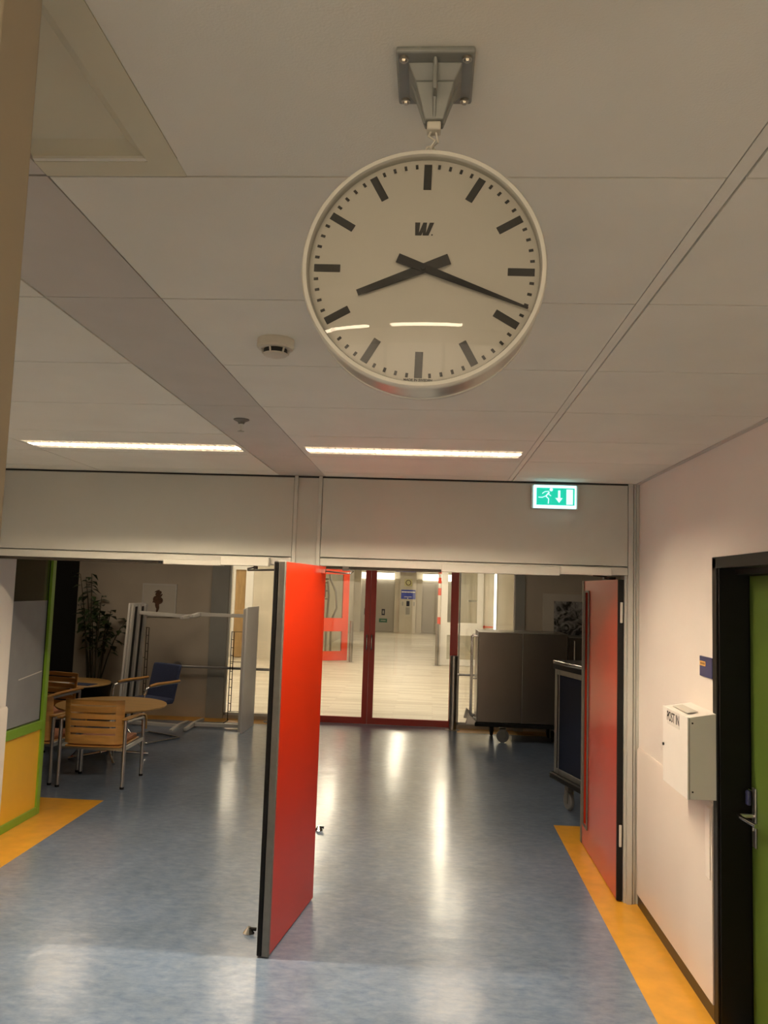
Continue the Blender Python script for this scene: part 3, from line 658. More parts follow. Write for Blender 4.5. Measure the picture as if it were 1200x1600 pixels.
mb.prism([(bx-.036, CZ-.009), (bx+.036, CZ-.009), (bx+.014, CZ-.074), (bx-.014, CZ-.074)], by-.003, by+.003, 'y')
mb.build('boss', M['bracket'], bk, bev=.0015)
for sx in (-1, 1):
    for sy in (-1, 1):
        mb = MB(); mb.lathe([(.0065, -.0125), (.0065, -.009)], (bx+sx*.042, by+sy*.046, CZ), 'z', 12); mb.lathe([(.0035, -.0155), (.0045, -.0125)], (bx+sx*.042, by+sy*.046, CZ), 'z', 6)
        mb.build('screw', M['screw'], bk)
B(bx-.0095, bx+.0095, by-.0095, by+.0095, CZ-.086, CZ-.0742).build('cable_clip', M['plastic'], bk, bev=.002)
mb = MB(); mb.tube([(bx-.004, by, CZ-.085), (bx-.007, by-.004, CZ-.094), (bx+.002, by-.004, CZ-.100), (bx-.004, by, CZ-.108), (bx+.001, by+.006, CZ-.113), (CX+.006, CY+.038, CZC+CR+.012)], .0017, 8)
mb.tube([(bx+.003, by, CZ-.085), (bx+.006, by+.003, CZ-.098), (CX+.004, CY+.040, CZC+CR+.022)], .0014, 8)
mb.build('cord', M['plastic'], bk)
# --- smoke detector
sx_, sy_ = -.468, 2.26
sd = thing('smoke_detector', 'round cream smoke detector on the ceiling left of the clock', 'smoke detector', (sx_, sy_, CZ))
MB().lathe([(.054, -.0002), (.0545, -.022), (.050, -.028), (.042, -.0285)], (sx_, sy_, CZ), 'z', 48).build('base', M['plastic'], sd)
MB().lathe([(.034, -.028), (.034, -.042)], (sx_, sy_, CZ), 'z', 32).build('sensor_chamber', M['black'], sd)
MB().lathe([(.036, -.0415), (.034, -.046), (.022, -.050), (0, -.051)], (sx_, sy_, CZ), 'z', 40).build('cap', M['plastic'], sd)
for k in range(6):
    a = k*PI/3+.3; MB().tube([(sx_+.0405*math.cos(a), sy_+.0405*math.sin(a), CZ-.028), (sx_+.0355*math.cos(a), sy_+.0355*math.sin(a), CZ-.043)], .003, 6).build('rib', M['plastic'], sd)
# --- sprinkler
px_, py_ = -.84, 3.40
sp = thing('sprinkler_head', 'small chrome sprinkler head on the grey ceiling band', 'sprinkler', (px_, py_, CZ))
MB().lathe([(.034, .0005), (.034, -.003), (.016, -.012), (.012, -.02)], (px_, py_, CZ), 'z', 24).build('collar', M['alud'], sp)
MB().lathe([(.008, -.02), (.006, -.048), (.002, -.05)], (px_, py_, CZ), 'z', 16).build('nozzle', M['chrome'], sp)
mb = MB(); mb.lathe([(.015, -.0505), (.015, -.052)], (px_, py_, CZ), 'z', 16); mb.build('deflector', M['chrome'], sp)
# --- recessed louvre lights
def louvre_light(x0, x1, y0, y1, label, rear=False):
    t = thing('recessed_light', label, 'ceiling light', ((x0+x1)/2, (y0+y1)/2, CZ), 'recessed louvre lights in the corridor ceiling')
    mb = MB(); mb.box(x0, x0+.004, y0, y1, CZ-.001, CZ+.05); mb.box(x1-.004, x1, y0, y1, CZ-.001, CZ+.05); mb.box(x0, x1, y0, y0+.004, CZ-.001, CZ+.05); mb.box(x0, x1, y1-.004, y1, CZ-.001, CZ+.05); mb.box(x0, x1, y0, y1, CZ+.05, CZ+.055)
    mb.build('housing', M['louvre'], t)
    ym = (y0+y1)/2
    if rear:
        B(x0+.02, x1-.02, y0+.015, y1-.015, CZ-.030, CZ-.002).build('diffuser', M['rearE'], t); return t
    MB().tube([(x0+.02, ym, CZ+.028), (x1-.02, ym, CZ+.028)], .013, 8).build('tube', M['tubeE'], t)
    mb = MB(); n = 28
    for i in range(1, n): xq = x0+(x1-x0)*i/n; mb.box(xq-.0006, xq+.0006, y0+.004, ym-.036, CZ, CZ+.0235)
    for i in range(1, n): xq = x0+(x1-x0)*i/n; mb.box(xq-.0006, xq+.0006, ym+.036, y1-.004, CZ, CZ+.0235)
    for i in range(1, n): xq = x0+(x1-x0)*i/n; mb.box(xq-.0006, xq+.0006, ym-.034, ym+.034, CZ, CZ+.013)
    mb.box(x0+.004, x1-.004, ym-.036, ym-.034, CZ, CZ+.03); mb.box(x0+.004, x1-.004, ym+.034, ym+.036, CZ, CZ+.03)
    mb.build('louvre', M['louvre'], t)
for j, (y0, y1) in enumerate(lamp_rows()):
    for i, (x0, x1) in enumerate(LAMPX):
        louvre_light(x0+.001, x1-.001, y0+.001, y1-.001, ('long recessed ceiling light %s, before the door header' % ('left of the grey ceiling band', 'right of the grey ceiling band')[i]) if j == 0 else 'long recessed ceiling light behind the camera, mirrored in the clock glass, %s one' % ('left', 'right')[i], j == 1)
wn = sroot('fill_glow_wall', 'added glowing panes behind the camera for fill light', (-.85, YF, 0))  # invented glowing panes, out of view, that brighten the corridor
xs_ = [-2.95, -1.9, -.85, .2, 1.25]
for a, b in zip(xs_, xs_[1:]):
    B(a+.03, b-.03, YF+.02, YF+.03, .13, 2.3).build('pane', M['backfillE'], wn)
mb = MB(); mb.box(-2.98, 1.3, YF+.0005, YF+.0195, .1, 2.33)
for a in xs_: mb.box(a-.03, a+.03, YF+.0196, YF+.06, .1, 2.33)
mb.box(-2.98, 1.3, YF+.0196, YF+.06, .1, .13); mb.box(-2.98, 1.3, YF+.0196, YF+.06, 2.3, 2.33)
mb.build('window_frame', M['white'], wn)
for x, y, w in ((.35, 9.1, 'above the floor before the steel cart'), (-1.95, 9.3, 'above the floor before the red glazed doors'), (-4.1, 9.3, 'above the wooden chairs and tables')):  # panels added out of view to lift the light in the seating area
    t = thing('ceiling_panel_light', 'added square fill light of the seating area, '+w, 'light', (x, y, 2.6), 'added fill lights of the seating area')
    B(x-.3, x+.3, y-.3, y+.3, 2.585, 2.592).build('diffuser', M['seatfillE'], t); B(x-.32, x+.32, y-.32, y+.32, 2.5921, 2.5995).build('frame', M['white'], t)
# --- exit sign
ex0, ex1, ez0, ez1 = .636, .930, 2.408, 2.560
es = thing('exit_sign', 'lit green emergency exit sign with running figure on the door header', 'exit sign', ((ex0+ex1)/2, HY, ez0))
B(ex0, ex1, HY-.035, HY-.0005, ez0, ez1).build('housing', M['enamel2'], es, bev=.003)
B(ex0+.012, ex1-.012, HY-.047, HY-.0352, ez0+.002, ez1-.002).build('light_box', M['exitW'], es, bev=.004)
gx0, gx1, gz0, gz1 = ex0+.030, ex1-.024, ez0+.022, ez1-.020
B(gx0, gx1, HY-.0485, HY-.0472, gz0, gz1).build('green_field', M['exitG'], es)
yy = HY-.0495
W_ = gx1-gx0; H_ = gz1-gz0
def q(p): return (gx0+p[0]*W_, gz0+p[1]*H_)
mb = MB()
def stroke(pts, r): mb.tube([(gx0+a*W_, yy, gz0+b*H_) for a, b in pts], r, 8, flat=.25)
mb.lathe([(.0105, -.001), (.0105, .001)], (gx0+.385*W_, yy, gz0+.90*H_), 'y', 16)
stroke([(.33, .74), (.24, .50)], .016); stroke([(.32, .80), (.22, .78), (.15, .66)], .0085); stroke([(.33, .70), (.32, .62), (.38, .54)], .0085)
stroke([(.24, .52), (.15, .44), (.05, .45)], .010); stroke([(.25, .50), (.32, .36), (.31, .08)], .0115)
mb.build('running_figure', M['exitP'], es)
mb = MB(); mb.prism([q(p) for p in ((.565, .86), (.625, .86), (.625, .42), (.685, .42), (.595, .14), (.495, .42), (.565, .42))], yy-.001, yy+.001, 'y'); mb.build('arrow', M['exitP'], es)
mb = MB(); mb.box(gx0+.785*W_, gx0+.955*W_, yy-.001, yy+.001, gz0+.05*H_, gz0+.93*H_); mb.build('door_symbol', M['exitP'], es)
# --- post box
pb = thing('post_box', 'white metal box lettered POST IN on the right wall', 'post box', (1.26, 3.975, .967))
mb = MB(); mb.prism([(1.200, .967), (1.3268, .967), (1.3268, 1.352), (1.200, 1.330)], 3.785, 4.165, 'y'); mb.build('body', M['white'], pb, bev=.002)
B(1.190, 1.1992, 3.783, 4.167, .965, 1.331).build('door', M['white'], pb, bev=.002)
B(1.1985, 1.2003, 3.7838, 3.7852, .968, 1.328).build('door_gap', M['black'], pb)
mb = MB(); mb.prism([(1.215, 1.3405), (1.262, 1.349), (1.262, 1.3475), (1.215, 1.338)], 3.86, 4.09, 'y'); mb.build('slot', M['closer'], pb)
B(1.225, 1.24, 3.93, 4.0, 1.3385, 1.3425).build('yellow_label', M['yellowp'], pb)
textmesh('lettering', 'POST IN', .064, M['black'], pb, (1.1893, 3.995, 1.292), (0, -1, 0), (0, 0, 1), .0003, .82, .0006)
B(1.1888, 1.1899, 3.90, 4.09, 1.255, 1.328).build('label_strip', M['paper'], pb)
for o in pb.children:
    if o.name.startswith('lettering'):
        for v in o.data.vertices: v.co.x -= .0012
mb = MB(); mb.lathe([(.007, -.006), (.007, 0)], (1.190, 4.150, 1.145), 'x', 14); mb.build('lock', M['black'], pb)
for z in (1.0, 1.305): MB().lathe([(.004, 0), (.004, .0025)], (1.213, 3.7825, z), 'y', 10).build('screw', M['black'], pb)
tag(B(1.3065, 1.3128, 3.845, 3.905, .60, .915).build('cable_duct', M['wall'], None, bev=.002), 'short cream cable cover below the post box beside the black frame', 'cable cover')
# --- door number plate
dp = thing('door_plate', 'small blue plate with an orange label beside the black door frame', 'sign', (1.326, 3.94, 1.5))
B(1.318, 1.3266, 3.835, 4.005, 1.502, 1.597).build('plate', M['blueplate'], dp, bev=.002)
B(1.3165, 1.3179, 3.92, 3.998, 1.552, 1.574).build('label_strip', M['orange'], dp)
mb = MB()
for i in range(4): mb.box(1.3158, 1.3164, 3.930+i*.016, 3.938+i*.016, 1.558, 1.568)
mb.build('lettering', M['bronze'], dp)
# --- door stops on the floor
def doorstop(x, y, label, dirx):
    t = thing('door_stop', label, 'door stop', (x, y, 0), 'steel door stops on the floor')
    MB().lathe([(.030, 0.0005), (.031, .004), (.026, .012), (.012, .030), (.010, .034)], (x, y, 0), 'z', 28).build('dome', M['chrome'], t)
    MB().tube([(x+dirx*.008, y, .024), (x+dirx*.04, y, .024)], .009, 12).build('buffer', M['rubber'], t)
doorstop(-.916, 4.44, 'steel door stop at the foot of the red door, left side', 1)
doorstop(-.795+.0, 6.30, 'steel door stop on the blue floor behind the red door', 1)
# ================================================================== SEATING AREA
def wooden_chair():
    t = thing('wooden_armchair', '', 'chair', (0, 0, 0), 'slatted wooden armchairs')
    def bf(x, z): return (x, -.262 - (z-.38)*.10 + .055*abs(x/.27)**5, z)
    mb = MB()
    def strip(x0, x1, z0, z1, n=10):
        us = [x0+(x1-x0)*i/n for i in range(n+1)]; mb.sheet(lambda u, v: bf(u, v), us, [z0, z1], .012, (0, 1, 0))
    zs = [.385, .465, .482, .530, .545, .593, .608, .656, .671, .722, .737, .780]
    for i in range(0, len(zs), 2): strip(-.205, .205, zs[i], zs[i+1])
    strip(-.27, -.205, .385, .780, 5); strip(.205, .27, .385, .780, 5)
    mb.build('backrest', M['wood'], t, bev=.002)
    mb = MB(); mb.box(-.255, .255, -.235, .27, .352, .368); mb.build('seat', M['wood'], t, bev=.006)
    mb = MB(); mb.box(-.235, .235, -.215, .26, .3685, .405); mb.build('cushion', M['cushion'], t, bev=.012, seg=3)
    for s in (-1, 1):
        mb = MB(); mb.tube([(s*.293, -.255, .02), (s*.293, -.255, .60)], .0165, 14); l = mb.build('leg', M['tube'], t)
        MB().lathe([(.018, .0005), (.019, .02)], (s*.293, -.255, 0), 'z', 14).build('foot_cap', M['rubber'], l)
        mb = MB(); mb.tube([(s*.293, .265, .02), (s*.293, .265, .50)]+arc((.205, .50), .06, 0, 80, 6, 'yz', s*.293)+[(s*.293, .10, .568), (s*.293, -.255, .590)], .0165, 14); l = mb.build('leg', M['tube'], t)
        MB().lathe([(.018, .0005), (.019, .02)], (s*.293, .265, 0), 'z', 14).build('foot_cap', M['rubber'], l)
        pts = [(-.29, .624), (-.1, .618), (.08, .610), (.16, .600)]+[(.195+.095*math.cos(a), .505+.095*math.sin(a)) for a in [math.radians(q_) for q_ in (85, 60, 35, 12, -5)]]+[(.292, .44)]
        mb = MB()
        for i in range(len(pts)-1):
            (a, b), (c, d) = pts[i], pts[i+1]; n = Vector((d-b, -(c-a))).normalized()*-.013
            n = Vector((-(d-b), c-a)).normalized()*.014
            mb.prism([(a, b), (c, d), (c-n.x, d-n.y), (a-n.x, b-n.y)], s*.293-.026, s*.293+.026, 'x')
        mb.build('armrest', M['wood'], t, bev=.002)
        B(s*.293-.010, s*.293+.010, -.25, .26, .335, .372).build('side_rail', M['tube'], t, bev=.003)
    B(-.283, .283, -.245, -.225, .333, .3515).build('cross_rail', M['tube'], t)
    B(-.283, .283, .235, .255, .333, .3515).build('cross_rail', M['tube'], t)
    return t
wc = wooden_chair(); wc['label'] = 'slatted wooden armchair with salmon cushion, back to the camera, before the round table'
wc.location = (-2.995, 7.445, 0); wc.rotation_euler = (0, 0, math.radians(2))
c2 = copy_tree(wc); c2.location = (-3.655, 7.50, 0); c2.rotation_euler = (0, 0, math.radians(-3)); c2['label'] = 'slatted wooden armchair half hidden behind the green partition post'
c3 = copy_tree(wc); c3.location = (-4.28, 8.85, 0); c3.rotation_euler = (0, 0, math.radians(165)); c3['label'] = 'dim wooden armchair with curved arm beyond the round table, beside the partition'
# round table
TX, TY, TZ = -3.31, 8.42, .555
rt = thing('round_table', 'low round wooden table between the wooden armchairs and the blue chair', 'table', (TX, TY, 0))
MB().lathe([(0, TZ-.022), (.55, TZ-.022), (.56, TZ-.012), (.558, TZ-.002), (.55, TZ), (0, TZ)], (TX, TY, 0), 'z', 72).build('tabletop', M['woodtop'], rt)
MB().lathe([(.03, .03), (.03, TZ-.03), (.11, TZ-.0225)], (TX, TY, 0), 'z', 24).build('column', M['chrome'], rt)
for k in range(4):
    a = k*PI/2+.5; mb = MB(); mb.tube([(TX+.02*math.cos(a), TY+.02*math.sin(a), .07), (TX+.40*math.cos(a), TY+.40*math.sin(a), .016)], .014, 10); mb.tube([(TX+.38*math.cos(a), TY+.38*math.sin(a), .02), (TX+.16*math.cos(a), TY+.16*math.sin(a), .30), (TX+.1*math.cos(a+.6), TY+.1*math.sin(a+.6), .06)], .006, 8)
    mb.build('foot', M['chrome'], rt)
# side table with papers
t2 = thing('side_table', 'small dim wooden table with papers at the back left', 'table', (-4.50, 10.05, 0))
MB().lathe([(0, .53), (.48, .53), (.485, .54), (.48, .55), (0, .55)], (-4.50, 10.05, 0), 'z', 48).build('tabletop', M['woodtop'], t2)
mb = MB(); mb.lathe([(.03, .02), (.03, .53)], (-4.50, 10.05, 0), 'z', 16); mb.lathe([(.25, .001), (.24, .02), (.03, .03)], (-4.50, 10.05, 0), 'z', 32); mb.build('column', M['chrome'], t2)
for i, (x, y, a, lab, m) in enumerate(((-4.60, 9.85, .3, 'white paper at the left on the small dim table', 'paper'), (-4.27, 9.86, -.2, 'blue white folder at the right on the small dim table', 'bluefab'))):
    mb = MB(); mb.box(-.15, .15, -.10, .10, 0, .006, Matrix.Rotation(a, 3, 'Z')); bmesh.ops.translate(mb.bm, verts=mb.bm.verts, vec=(x, y, .5505)); tag(mb.build('paper_sheet' if i == 0 else 'folder', M[m], None), lab, 'paper' if i == 0 else 'folder')
# blue cantilever chair
def blue_chair():
    t = thing('cantilever_chair', 'blue upholstered chair with wooden arms on a chrome cantilever frame', 'chair', (0, 0, 0))
    mb = MB(); mb.box(-.235, .235, -.22, .25, .41, .475); mb.build('seat', M['bluefab'], t, bev=.02, seg=4)
    mb = MB()
    mb.sheet(lambda u, v: (u, -.235-(v-.45)*.22-.03*(1-(u/.23)**2), v), [-.23+.046*i for i in range(11)], [.43, .5, .6, .7, .8, .86], .045, (0, 1, 0)); mb.build('backrest', M['bluefab'], t, bev=.015, seg=3)
    for s in (-1, 1):
        x = s*.275
        mb = MB(); mb.tube([(x, -.30, .013), (x, .20, .013)]+arc((.20, .073), .06, -90, 0, 5, 'yz', x)+[(x, .27, .30), (x, .265, .56)]+arc((.20, .575), .065, 0, 85, 5, 'yz', x)+[(x, .0, .655), (x, -.26, .665)], .0115, 12)
        fr = mb.build('frame_side', M['chrome'], t)
        mb = MB(); mb.tube([(x, .20, .655), (x, .10, .668), (x, -.10, .672), (x, -.25, .680)], [.016, .022, .022, .018], 14, flat=.8); mb.build('armrest', M['wood'], t)
        B(min(x, s*.22), max(x, s*.22), -.01, .02, .415, .435).build('seat_bracket', M['chrome'], t)
    MB().tube([(-.275, -.30, .013), (.275, -.30, .013)], .0115, 12).build('rear_runner', M['chrome'], t)
    return t
bc = blue_chair(); bc.location = (-3.31, 9.46, 0); bc.rotation_euler = (0, 0, math.radians(172)-0.38)
# tables standing on end
def end_table(x, side, y0, y1, label, lean=0):
    t = thing('upended_table', label, 'table', (x, (y0+y1)/2, 0), 'white tables standing on end')
    s = side; top = MB()
    top.box(min(x, x-s*.025), max(x, x-s*.025), y0, y1, .003, 1.565); top.build('tabletop', M['white'], t, bev=.002)
    xi = x+s*.0005
    B(min(xi, xi+s*.004), max(xi, xi+s*.004), y0+.03, y1-.03, .05, 1.52).build('underside', M['darkboard'], t)
    xi2 = xi+s*.0045
    for ya in ((y0+.02), (y0+y1)/2-.035, y1-.09):
        B(min(xi2, xi2+s*.03), max(xi2, xi2+s*.03), ya, ya+.07, .02, 1.545).build('rail', M['whitemetal'], t, bev=.003)
    ym = (y0+y1)/2
    for z in (.035, 1.44):
        l = B(min(xi2+s*.031, xi2+s*.66), max(xi2+s*.031, xi2+s*.66), ym-.03, ym+.03, z-.02, z+.025).build('leg', M['whitemetal'], t, bev=.004)
        mb = MB(); mb.prism([(y0-.03, z-.022), (y1+.10, z-.022), (y1+.10, z+.012), (ym+.05, z+.03), (ym-.05, z+.03), (y0-.03, z+.012)], min(xi2+s*.661, xi2+s*.70), max(xi2+s*.661, xi2+s*.70), 'x')
        mb.build('foot', M['whitemetal'], l, bev=.004)
    return t
end_table(-2.30, -1, 10.03, 10.70, 'white table standing on end before the bright pane, top facing right')
e2_ = end_table(-3.86, 1, 10.05, 10.62, 'white table standing on end left of the picture, dark underside facing right')
e2_.rotation_euler = (0, math.radians(2.4), 0)
# handrail and bollard in front of the glass
bollard(.362, 10.98, .985, 'steel bollard at the right stile of the red glazed doors', .05)
hr = thing('handrail', 'steel handrail from concrete wall across the left pane', 'handrail', (-3.42, 11.03, .7))
MB().tube([(-3.43, 10.98, .70), (-2.1515, 10.98, .70)], .019, 16).build('rail', M['tube'], hr)
MB().lathe([(.065, -.15), (.065, -.13), (.03, -.12), (.022, .0)], (-3.43, GY-.0005, .70), 'y', 24).build('flange', M['tube'], hr)
bollard(-2.10, 10.98, .985, 'steel bollard behind the red door at the left stile', .05)
hr = thing('handrail', 'steel handrail from the bollard to the right behind the steel cart', 'handrail', (.42, 11.0, .72))
MB().tube([(.4135, 10.98, .735), (1.40, 10.98, .735)], .015, 16).build('rail', M['tube'], hr)
MB().lathe([(.05, -.12), (.05, -.10), (.02, .0)], (1.41, GY-.0005, .735), 'y', 24).build('flange', M['tube'], hr)
# wire racks
def rack(x0, x1, y, z0, z1, label):
    t = thing('wire_rack', label, 'rack', ((x0+x1)/2, y, z0), 'black wire racks')
    mb = MB()
    for x in (x0, x0+.035, x1): mb.tube([(x, y, 0 if x != x0+.035 else z0), (x, y, z1)], .006, 8)
    n = 11
    for i in range(n): z = z0+(z1-z0)*i/(n-1); mb.tube([(x0, y, z), (x0+.035, y-.03, z)], .005, 6)
    for z in (z0, z0+(z1-z0)*.62, z1): mb.tube([(x0, y, z), (x1, y, z)], .004, 6)
    mb.tube([(x0, y-.2, .006), (x0, y+.05, .006)], .006, 8); mb.tube([(x1, y-.2, .006), (x1, y+.05, .006)], .006, 8)
    mb.build('wire_frame', M['wire'], t)
rack(-2.685, -2.42, 10.93, .13, 1.20, 'thin black wire rack standing before the bright left pane')
rack(-3.885, -4.15, 10.95, .13, 1.215, 'thin dark wire rack standing against the concrete behind the upended table')
# pictures
pc = thing('picture', 'pale picture of a dark brown abstract figure on concrete wall', 'picture', (-3.79, GY, 1.35))
mb = MB(); x0, x1, z0, z1 = -4.03, -3.54, 1.36, 1.82
mb.box(x0, x1, GY-.025, GY-.0006, z0, z0+.02); mb.box(x0, x1, GY-.025, GY-.0006, z1-.02, z1); mb.box(x0, x0+.02, GY-.025, GY-.0006, z0+.02, z1-.02); mb.box(x1-.02, x1, GY-.025, GY-.0006, z0+.02, z1-.02); mb.build('frame', M['whitemetal'], pc)
B(x0+.02, x1-.02, GY-.015, GY-.0007, z0+.02, z1-.02).build('mount', M['picpaper'], pc)
mb = MB()
for cx_, cz_, rx, rz, a in ((0, .09, .05, .03, .5), (.0, .05, .035, .045, -.3), (-.03, .0, .045, .055, .2), (.02, -.01, .05, .05, .6), (-.01, -.07, .03, .06, .1), (.0, -.13, .018, .05, -.3), (.04, .06, .03, .012, 1.0), (-.055, -.02, .03, .012, .8), (-.02, .12, .04, .01, .4)):
    P_ = [(-3.80+cx_+rx*math.cos(t_)*math.cos(a)-rz*math.sin(t_)*math.sin(a), 1.595+cz_+rx*math.cos(t_)*math.sin(a)+rz*math.sin(t_)*math.cos(a)) for t_ in [i*2*PI/12 for i in range(12)]]
    mb.prism(P_, GY-.0165-.0003*len(mb.bm.verts)/24, GY-.0151, 'y')
mb.build('figure', M['bronze'], pc)
pc = thing('picture', 'black and white photograph in a wide pale mount behind the steel cart', 'picture', (1.95, GY, 1.2))
mb = MB(); x0, x1, z0, z1 = 1.56, 2.36, 1.10, 1.865
mb.box(x0, x1, GY-.02, GY-.0006, z0, z1); mb.build('mount', M['picpaper'], pc, bev=.003)
B(x0+.15, x1-.15, GY-.024, GY-.0202, z0+.10, z1-.10).build('print', M['photo'], pc)
# potted plant
pl = thing('potted_plant', 'large dark leafy plant in a pot in the shadowy left corner', 'plant', (-4.5, 10.75, 0))
MB().lathe([(.17, .001), (.24, .42), (.25, .45), (.23, .45), (.22, .42), (0, .42)], (-4.5, 10.75, 0), 'z', 32).build('pot', M['pot'], pl)
MB().lathe([(.219, .421), (0, .43)], (-4.5, 10.75, 0), 'z', 24).build('soil', M['soil'], pl)
st = MB(); lf = MB()
for i in range(11):
    a = i*2.4; h = 1.2+random.random()*.75; r = .10+.40*random.random()
    p0 = Vector((-4.5+.08*math.cos(a), 10.75+.08*math.sin(a), .43)); p3 = Vector((-4.5+r*math.cos(a)*1.1, 10.75+max(-.5, min(.28, r*math.sin(a))), h))
    pts = [p0.lerp(p3, t_)+Vector((0, 0, .15*math.sin(PI*t_))) for t_ in (0, .25, .5, .75, 1)]
    st.tube(pts, [.010, .009, .007, .005, .003], 6)
    for k in range(15):
        t_ = .35+.65*k/14; j = min(3, int(t_*4)); p = pts[j].lerp(pts[j+1], t_*4-j) if j < 4 else pts[4]
        b = random.random()*2*PI; L_ = .10+.08*random.random(); d = Vector((math.cos(b), math.sin(b)*.8, random.uniform(-.5, .3))).normalized(); w = d.cross(Vector((0, 0, 1))).normalized()*L_*.30
        q0 = p; q1 = p+d*L_*.45; q2 = p+d*L_+Vector((0, 0, -.03))
        for qq in (q0, q1, q2):
            if qq.y > GY-.06: qq.y = GY-.06
        vs = [lf.bm.verts.new(v) for v in (q0, q1+w+Vector((0, 0, .01)), q2, q1-w+Vector((0, 0, .01)), q1-Vector((0, 0, .006)))]
        lf.bm.faces.new((vs[0], vs[1], vs[4])); lf.bm.faces.new((vs[1], vs[2], vs[4])); lf.bm.faces.new((vs[2], vs[3], vs[4])); lf.bm.faces.new((vs[3], vs[0], vs[4]))
st.build('stems', M['stem'], pl); fo = lf.build('foliage', M['leaf'], pl); fo['kind'] = 'stuff'
# ------------------------------------------------------------------ steel cart
sc_ = thing('steel_cart', 'large stainless steel cabinet cart on castors at the glass front', 'cart', (1.19, 10.5, 0))
X0, X1, Y0, Y1c = .635, 1.755, 10.25, 10.85
mb = MB(); mb.box(X0, X1, Y0+.004, Y1c, .232, 1.362); mb.build('body', M['steel'], sc_, bev=.006)
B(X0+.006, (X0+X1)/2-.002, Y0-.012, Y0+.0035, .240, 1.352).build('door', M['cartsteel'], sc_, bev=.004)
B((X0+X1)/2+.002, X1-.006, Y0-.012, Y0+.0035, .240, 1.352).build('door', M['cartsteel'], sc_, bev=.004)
B(X0-.02, X1+.02, Y0-.02, Y1c+.02, .185, .231).build('chassis', M['rubber'], sc_, bev=.006)
mb = MB()
for yq in (Y0+.03, Y0+.30):
    mb.tube([(X0-.001, yq, 1.30), (X0-.05, yq, 1.30), (X0-.065, yq, 1.285), (X0-.065, yq, .30), (X0-.05, yq, .285), (X0-.001, yq, .285)], .0105, 12)
    mb.tube([(X0-.001, yq, .77), (X0-.065, yq, .77)], .009, 12)
mb.build('push_bar', M['chrome'], sc_)
mb = MB(); mb.prism([(X0-.135, .20), (X0-.021, .20), (X0-.0025, .245), (X0-.10, .33)], Y0+.0, Y0+.10, 'y'); mb.prism([(X0-.135, .20), (X0-.021, .20), (X0-.0025, .245), (X0-.10, .33)], Y1c-.1, Y1c, 'y'); mb.build('corner_bumper', M['steel'], sc_, bev=.004)
def castor(x, y, z1, r, parent, w=.035, lab=None, m='tread'):
    t = MB(); t.box(x-w*.75, x+w*.75, y-.035, y+.035, r*2+.012, z1); t.box(x-w*.9, x-w*.7, y-.03, y+.03, r*.8, r*2+.02); t.box(x+w*.7, x+w*.9, y-.03, y+.03, r*.8, r*2+.02)
    f = t.build('castor', M['alud'], parent, bev=.003)
    MB().lathe([(r*.55, -w*.55), (r*.9, -w*.55), (r, -w*.3), (r, w*.3), (r*.9, w*.55), (r*.55, w*.55)], (x, y, r+.001), 'x', 28).build('wheel', M[m], f)
    return f
mb = MB(); xq, yq, r = .965, 10.24, .078
f = MB().box(xq-.035, xq+.035, yq-.03, yq-.0195, .06, .184).box(xq-.035, xq+.035, yq+.0195, yq+.03, .06, .184).box(xq-.04, xq+.04, yq-.03, yq+.03, .165, .1845).build('castor', M['alud'], sc_, bev=.002)
MB().lathe([(r*.55, -.019), (r*.92, -.019), (r, -.01), (r, .01), (r*.92, .019), (r*.55, .019)], (xq, yq, r+.001), 'y', 32).build('wheel', M['tread'], f)
MB().lathe([(r*.545, -.012), (r*.2, -.018), (.001, -.018)], (xq, yq, r+.001), 'y', 24).build('hub', M['steel'], f)
for xq, yq in ((.86, 10.70), (1.60, 10.40), (1.60, 10.72)): castor(xq, yq, .1845, .07, sc_, m='rubber')
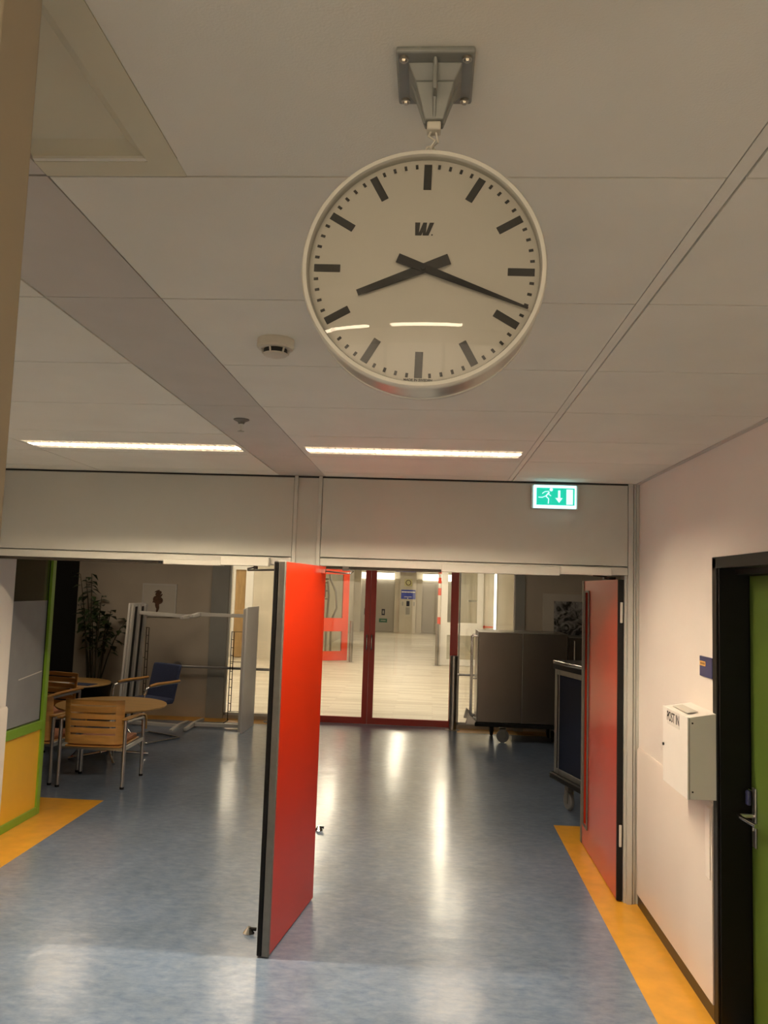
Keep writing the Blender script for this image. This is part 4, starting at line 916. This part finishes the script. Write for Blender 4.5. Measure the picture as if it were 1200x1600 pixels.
# second steel cabinet
s2 = thing('steel_cabinet', 'narrow steel cabinet just right of the large steel cart', 'cabinet', (2.1, 10.7, 0))
B(1.80, 2.42, 10.45, 10.95, .10, 1.32).build('body', M['steel'], s2, bev=.005)
B(1.806, 2.41, 10.435, 10.449, .12, 1.31).build('door', M['cartsteel'], s2, bev=.003)
MB().tube([(1.865, 10.435, .95), (1.865, 10.40, .96), (1.865, 10.40, 1.27), (1.865, 10.435, 1.28)], .010, 12).build('handle', M['chrome'], s2)
for x in (1.85, 2.37):
    for y in (10.5, 10.9): MB().lathe([(.02, .001), (.02, .0995)], (x, y, 0), 'z', 12).build('leg', M['steel'], s2)
# ------------------------------------------------------------------ navy meal cart
nc = thing('meal_cart', 'navy sided meal cart with steel trim behind the right red door', 'cart', (0, 0, 0))
W2, L2 = .56, .80      # local: x = width to the right, -y = length towards camera; visible long side is x=0
mb = MB(); mb.box(0.012, W2, -L2, 0, .30, 1.20); mb.build('body', M['navy'], nc, bev=.004)
mb = MB(); mb.box(0, .0118, -L2, -L2+.05, .30, 1.20); mb.box(0, .0118, -.045, 0, .30, 1.20); mb.box(0, .0118, -L2+.05, -.045, .30, .345); mb.box(0, .0118, -L2+.05, -.045, 1.155, 1.20)
mb.box(-.004, .0, -.10, -.085, .31, 1.19)
mb.build('side_trim', M['alu'], nc, bev=.002)
mb = MB(); mb.box(.012, W2, .0005, .012, .30, 1.20); mb.build('end_panel', M['steel'], nc)
B(-.01, W2+.01, -L2-.01, .02, 1.2005, 1.245).build('top_band', M['rubber'], nc, bev=.004)
B(-.012, W2+.012, -L2-.012, .022, 1.2455, 1.275).build('top_rim', M['chrome'], nc, bev=.006)
B(-.03, W2+.03, -L2-.03, .035, .245, .2995).build('bumper', M['rubber'], nc, bev=.012)
MB().tube([(.05, .035, .55), (.05, .07, .56), (.05, .07, 1.10), (.05, .035, 1.11), (.05, .012, 1.11)], .010, 10).build('push_bar', M['chrome'], nc)
for x in (.09, W2-.09):
    for y in (-.12, -L2+.12): castor(x, y, .2445, .075, nc)
nc.location = (1.145, 7.33, 0); nc.rotation_euler = (0, 0, math.radians(16.5))
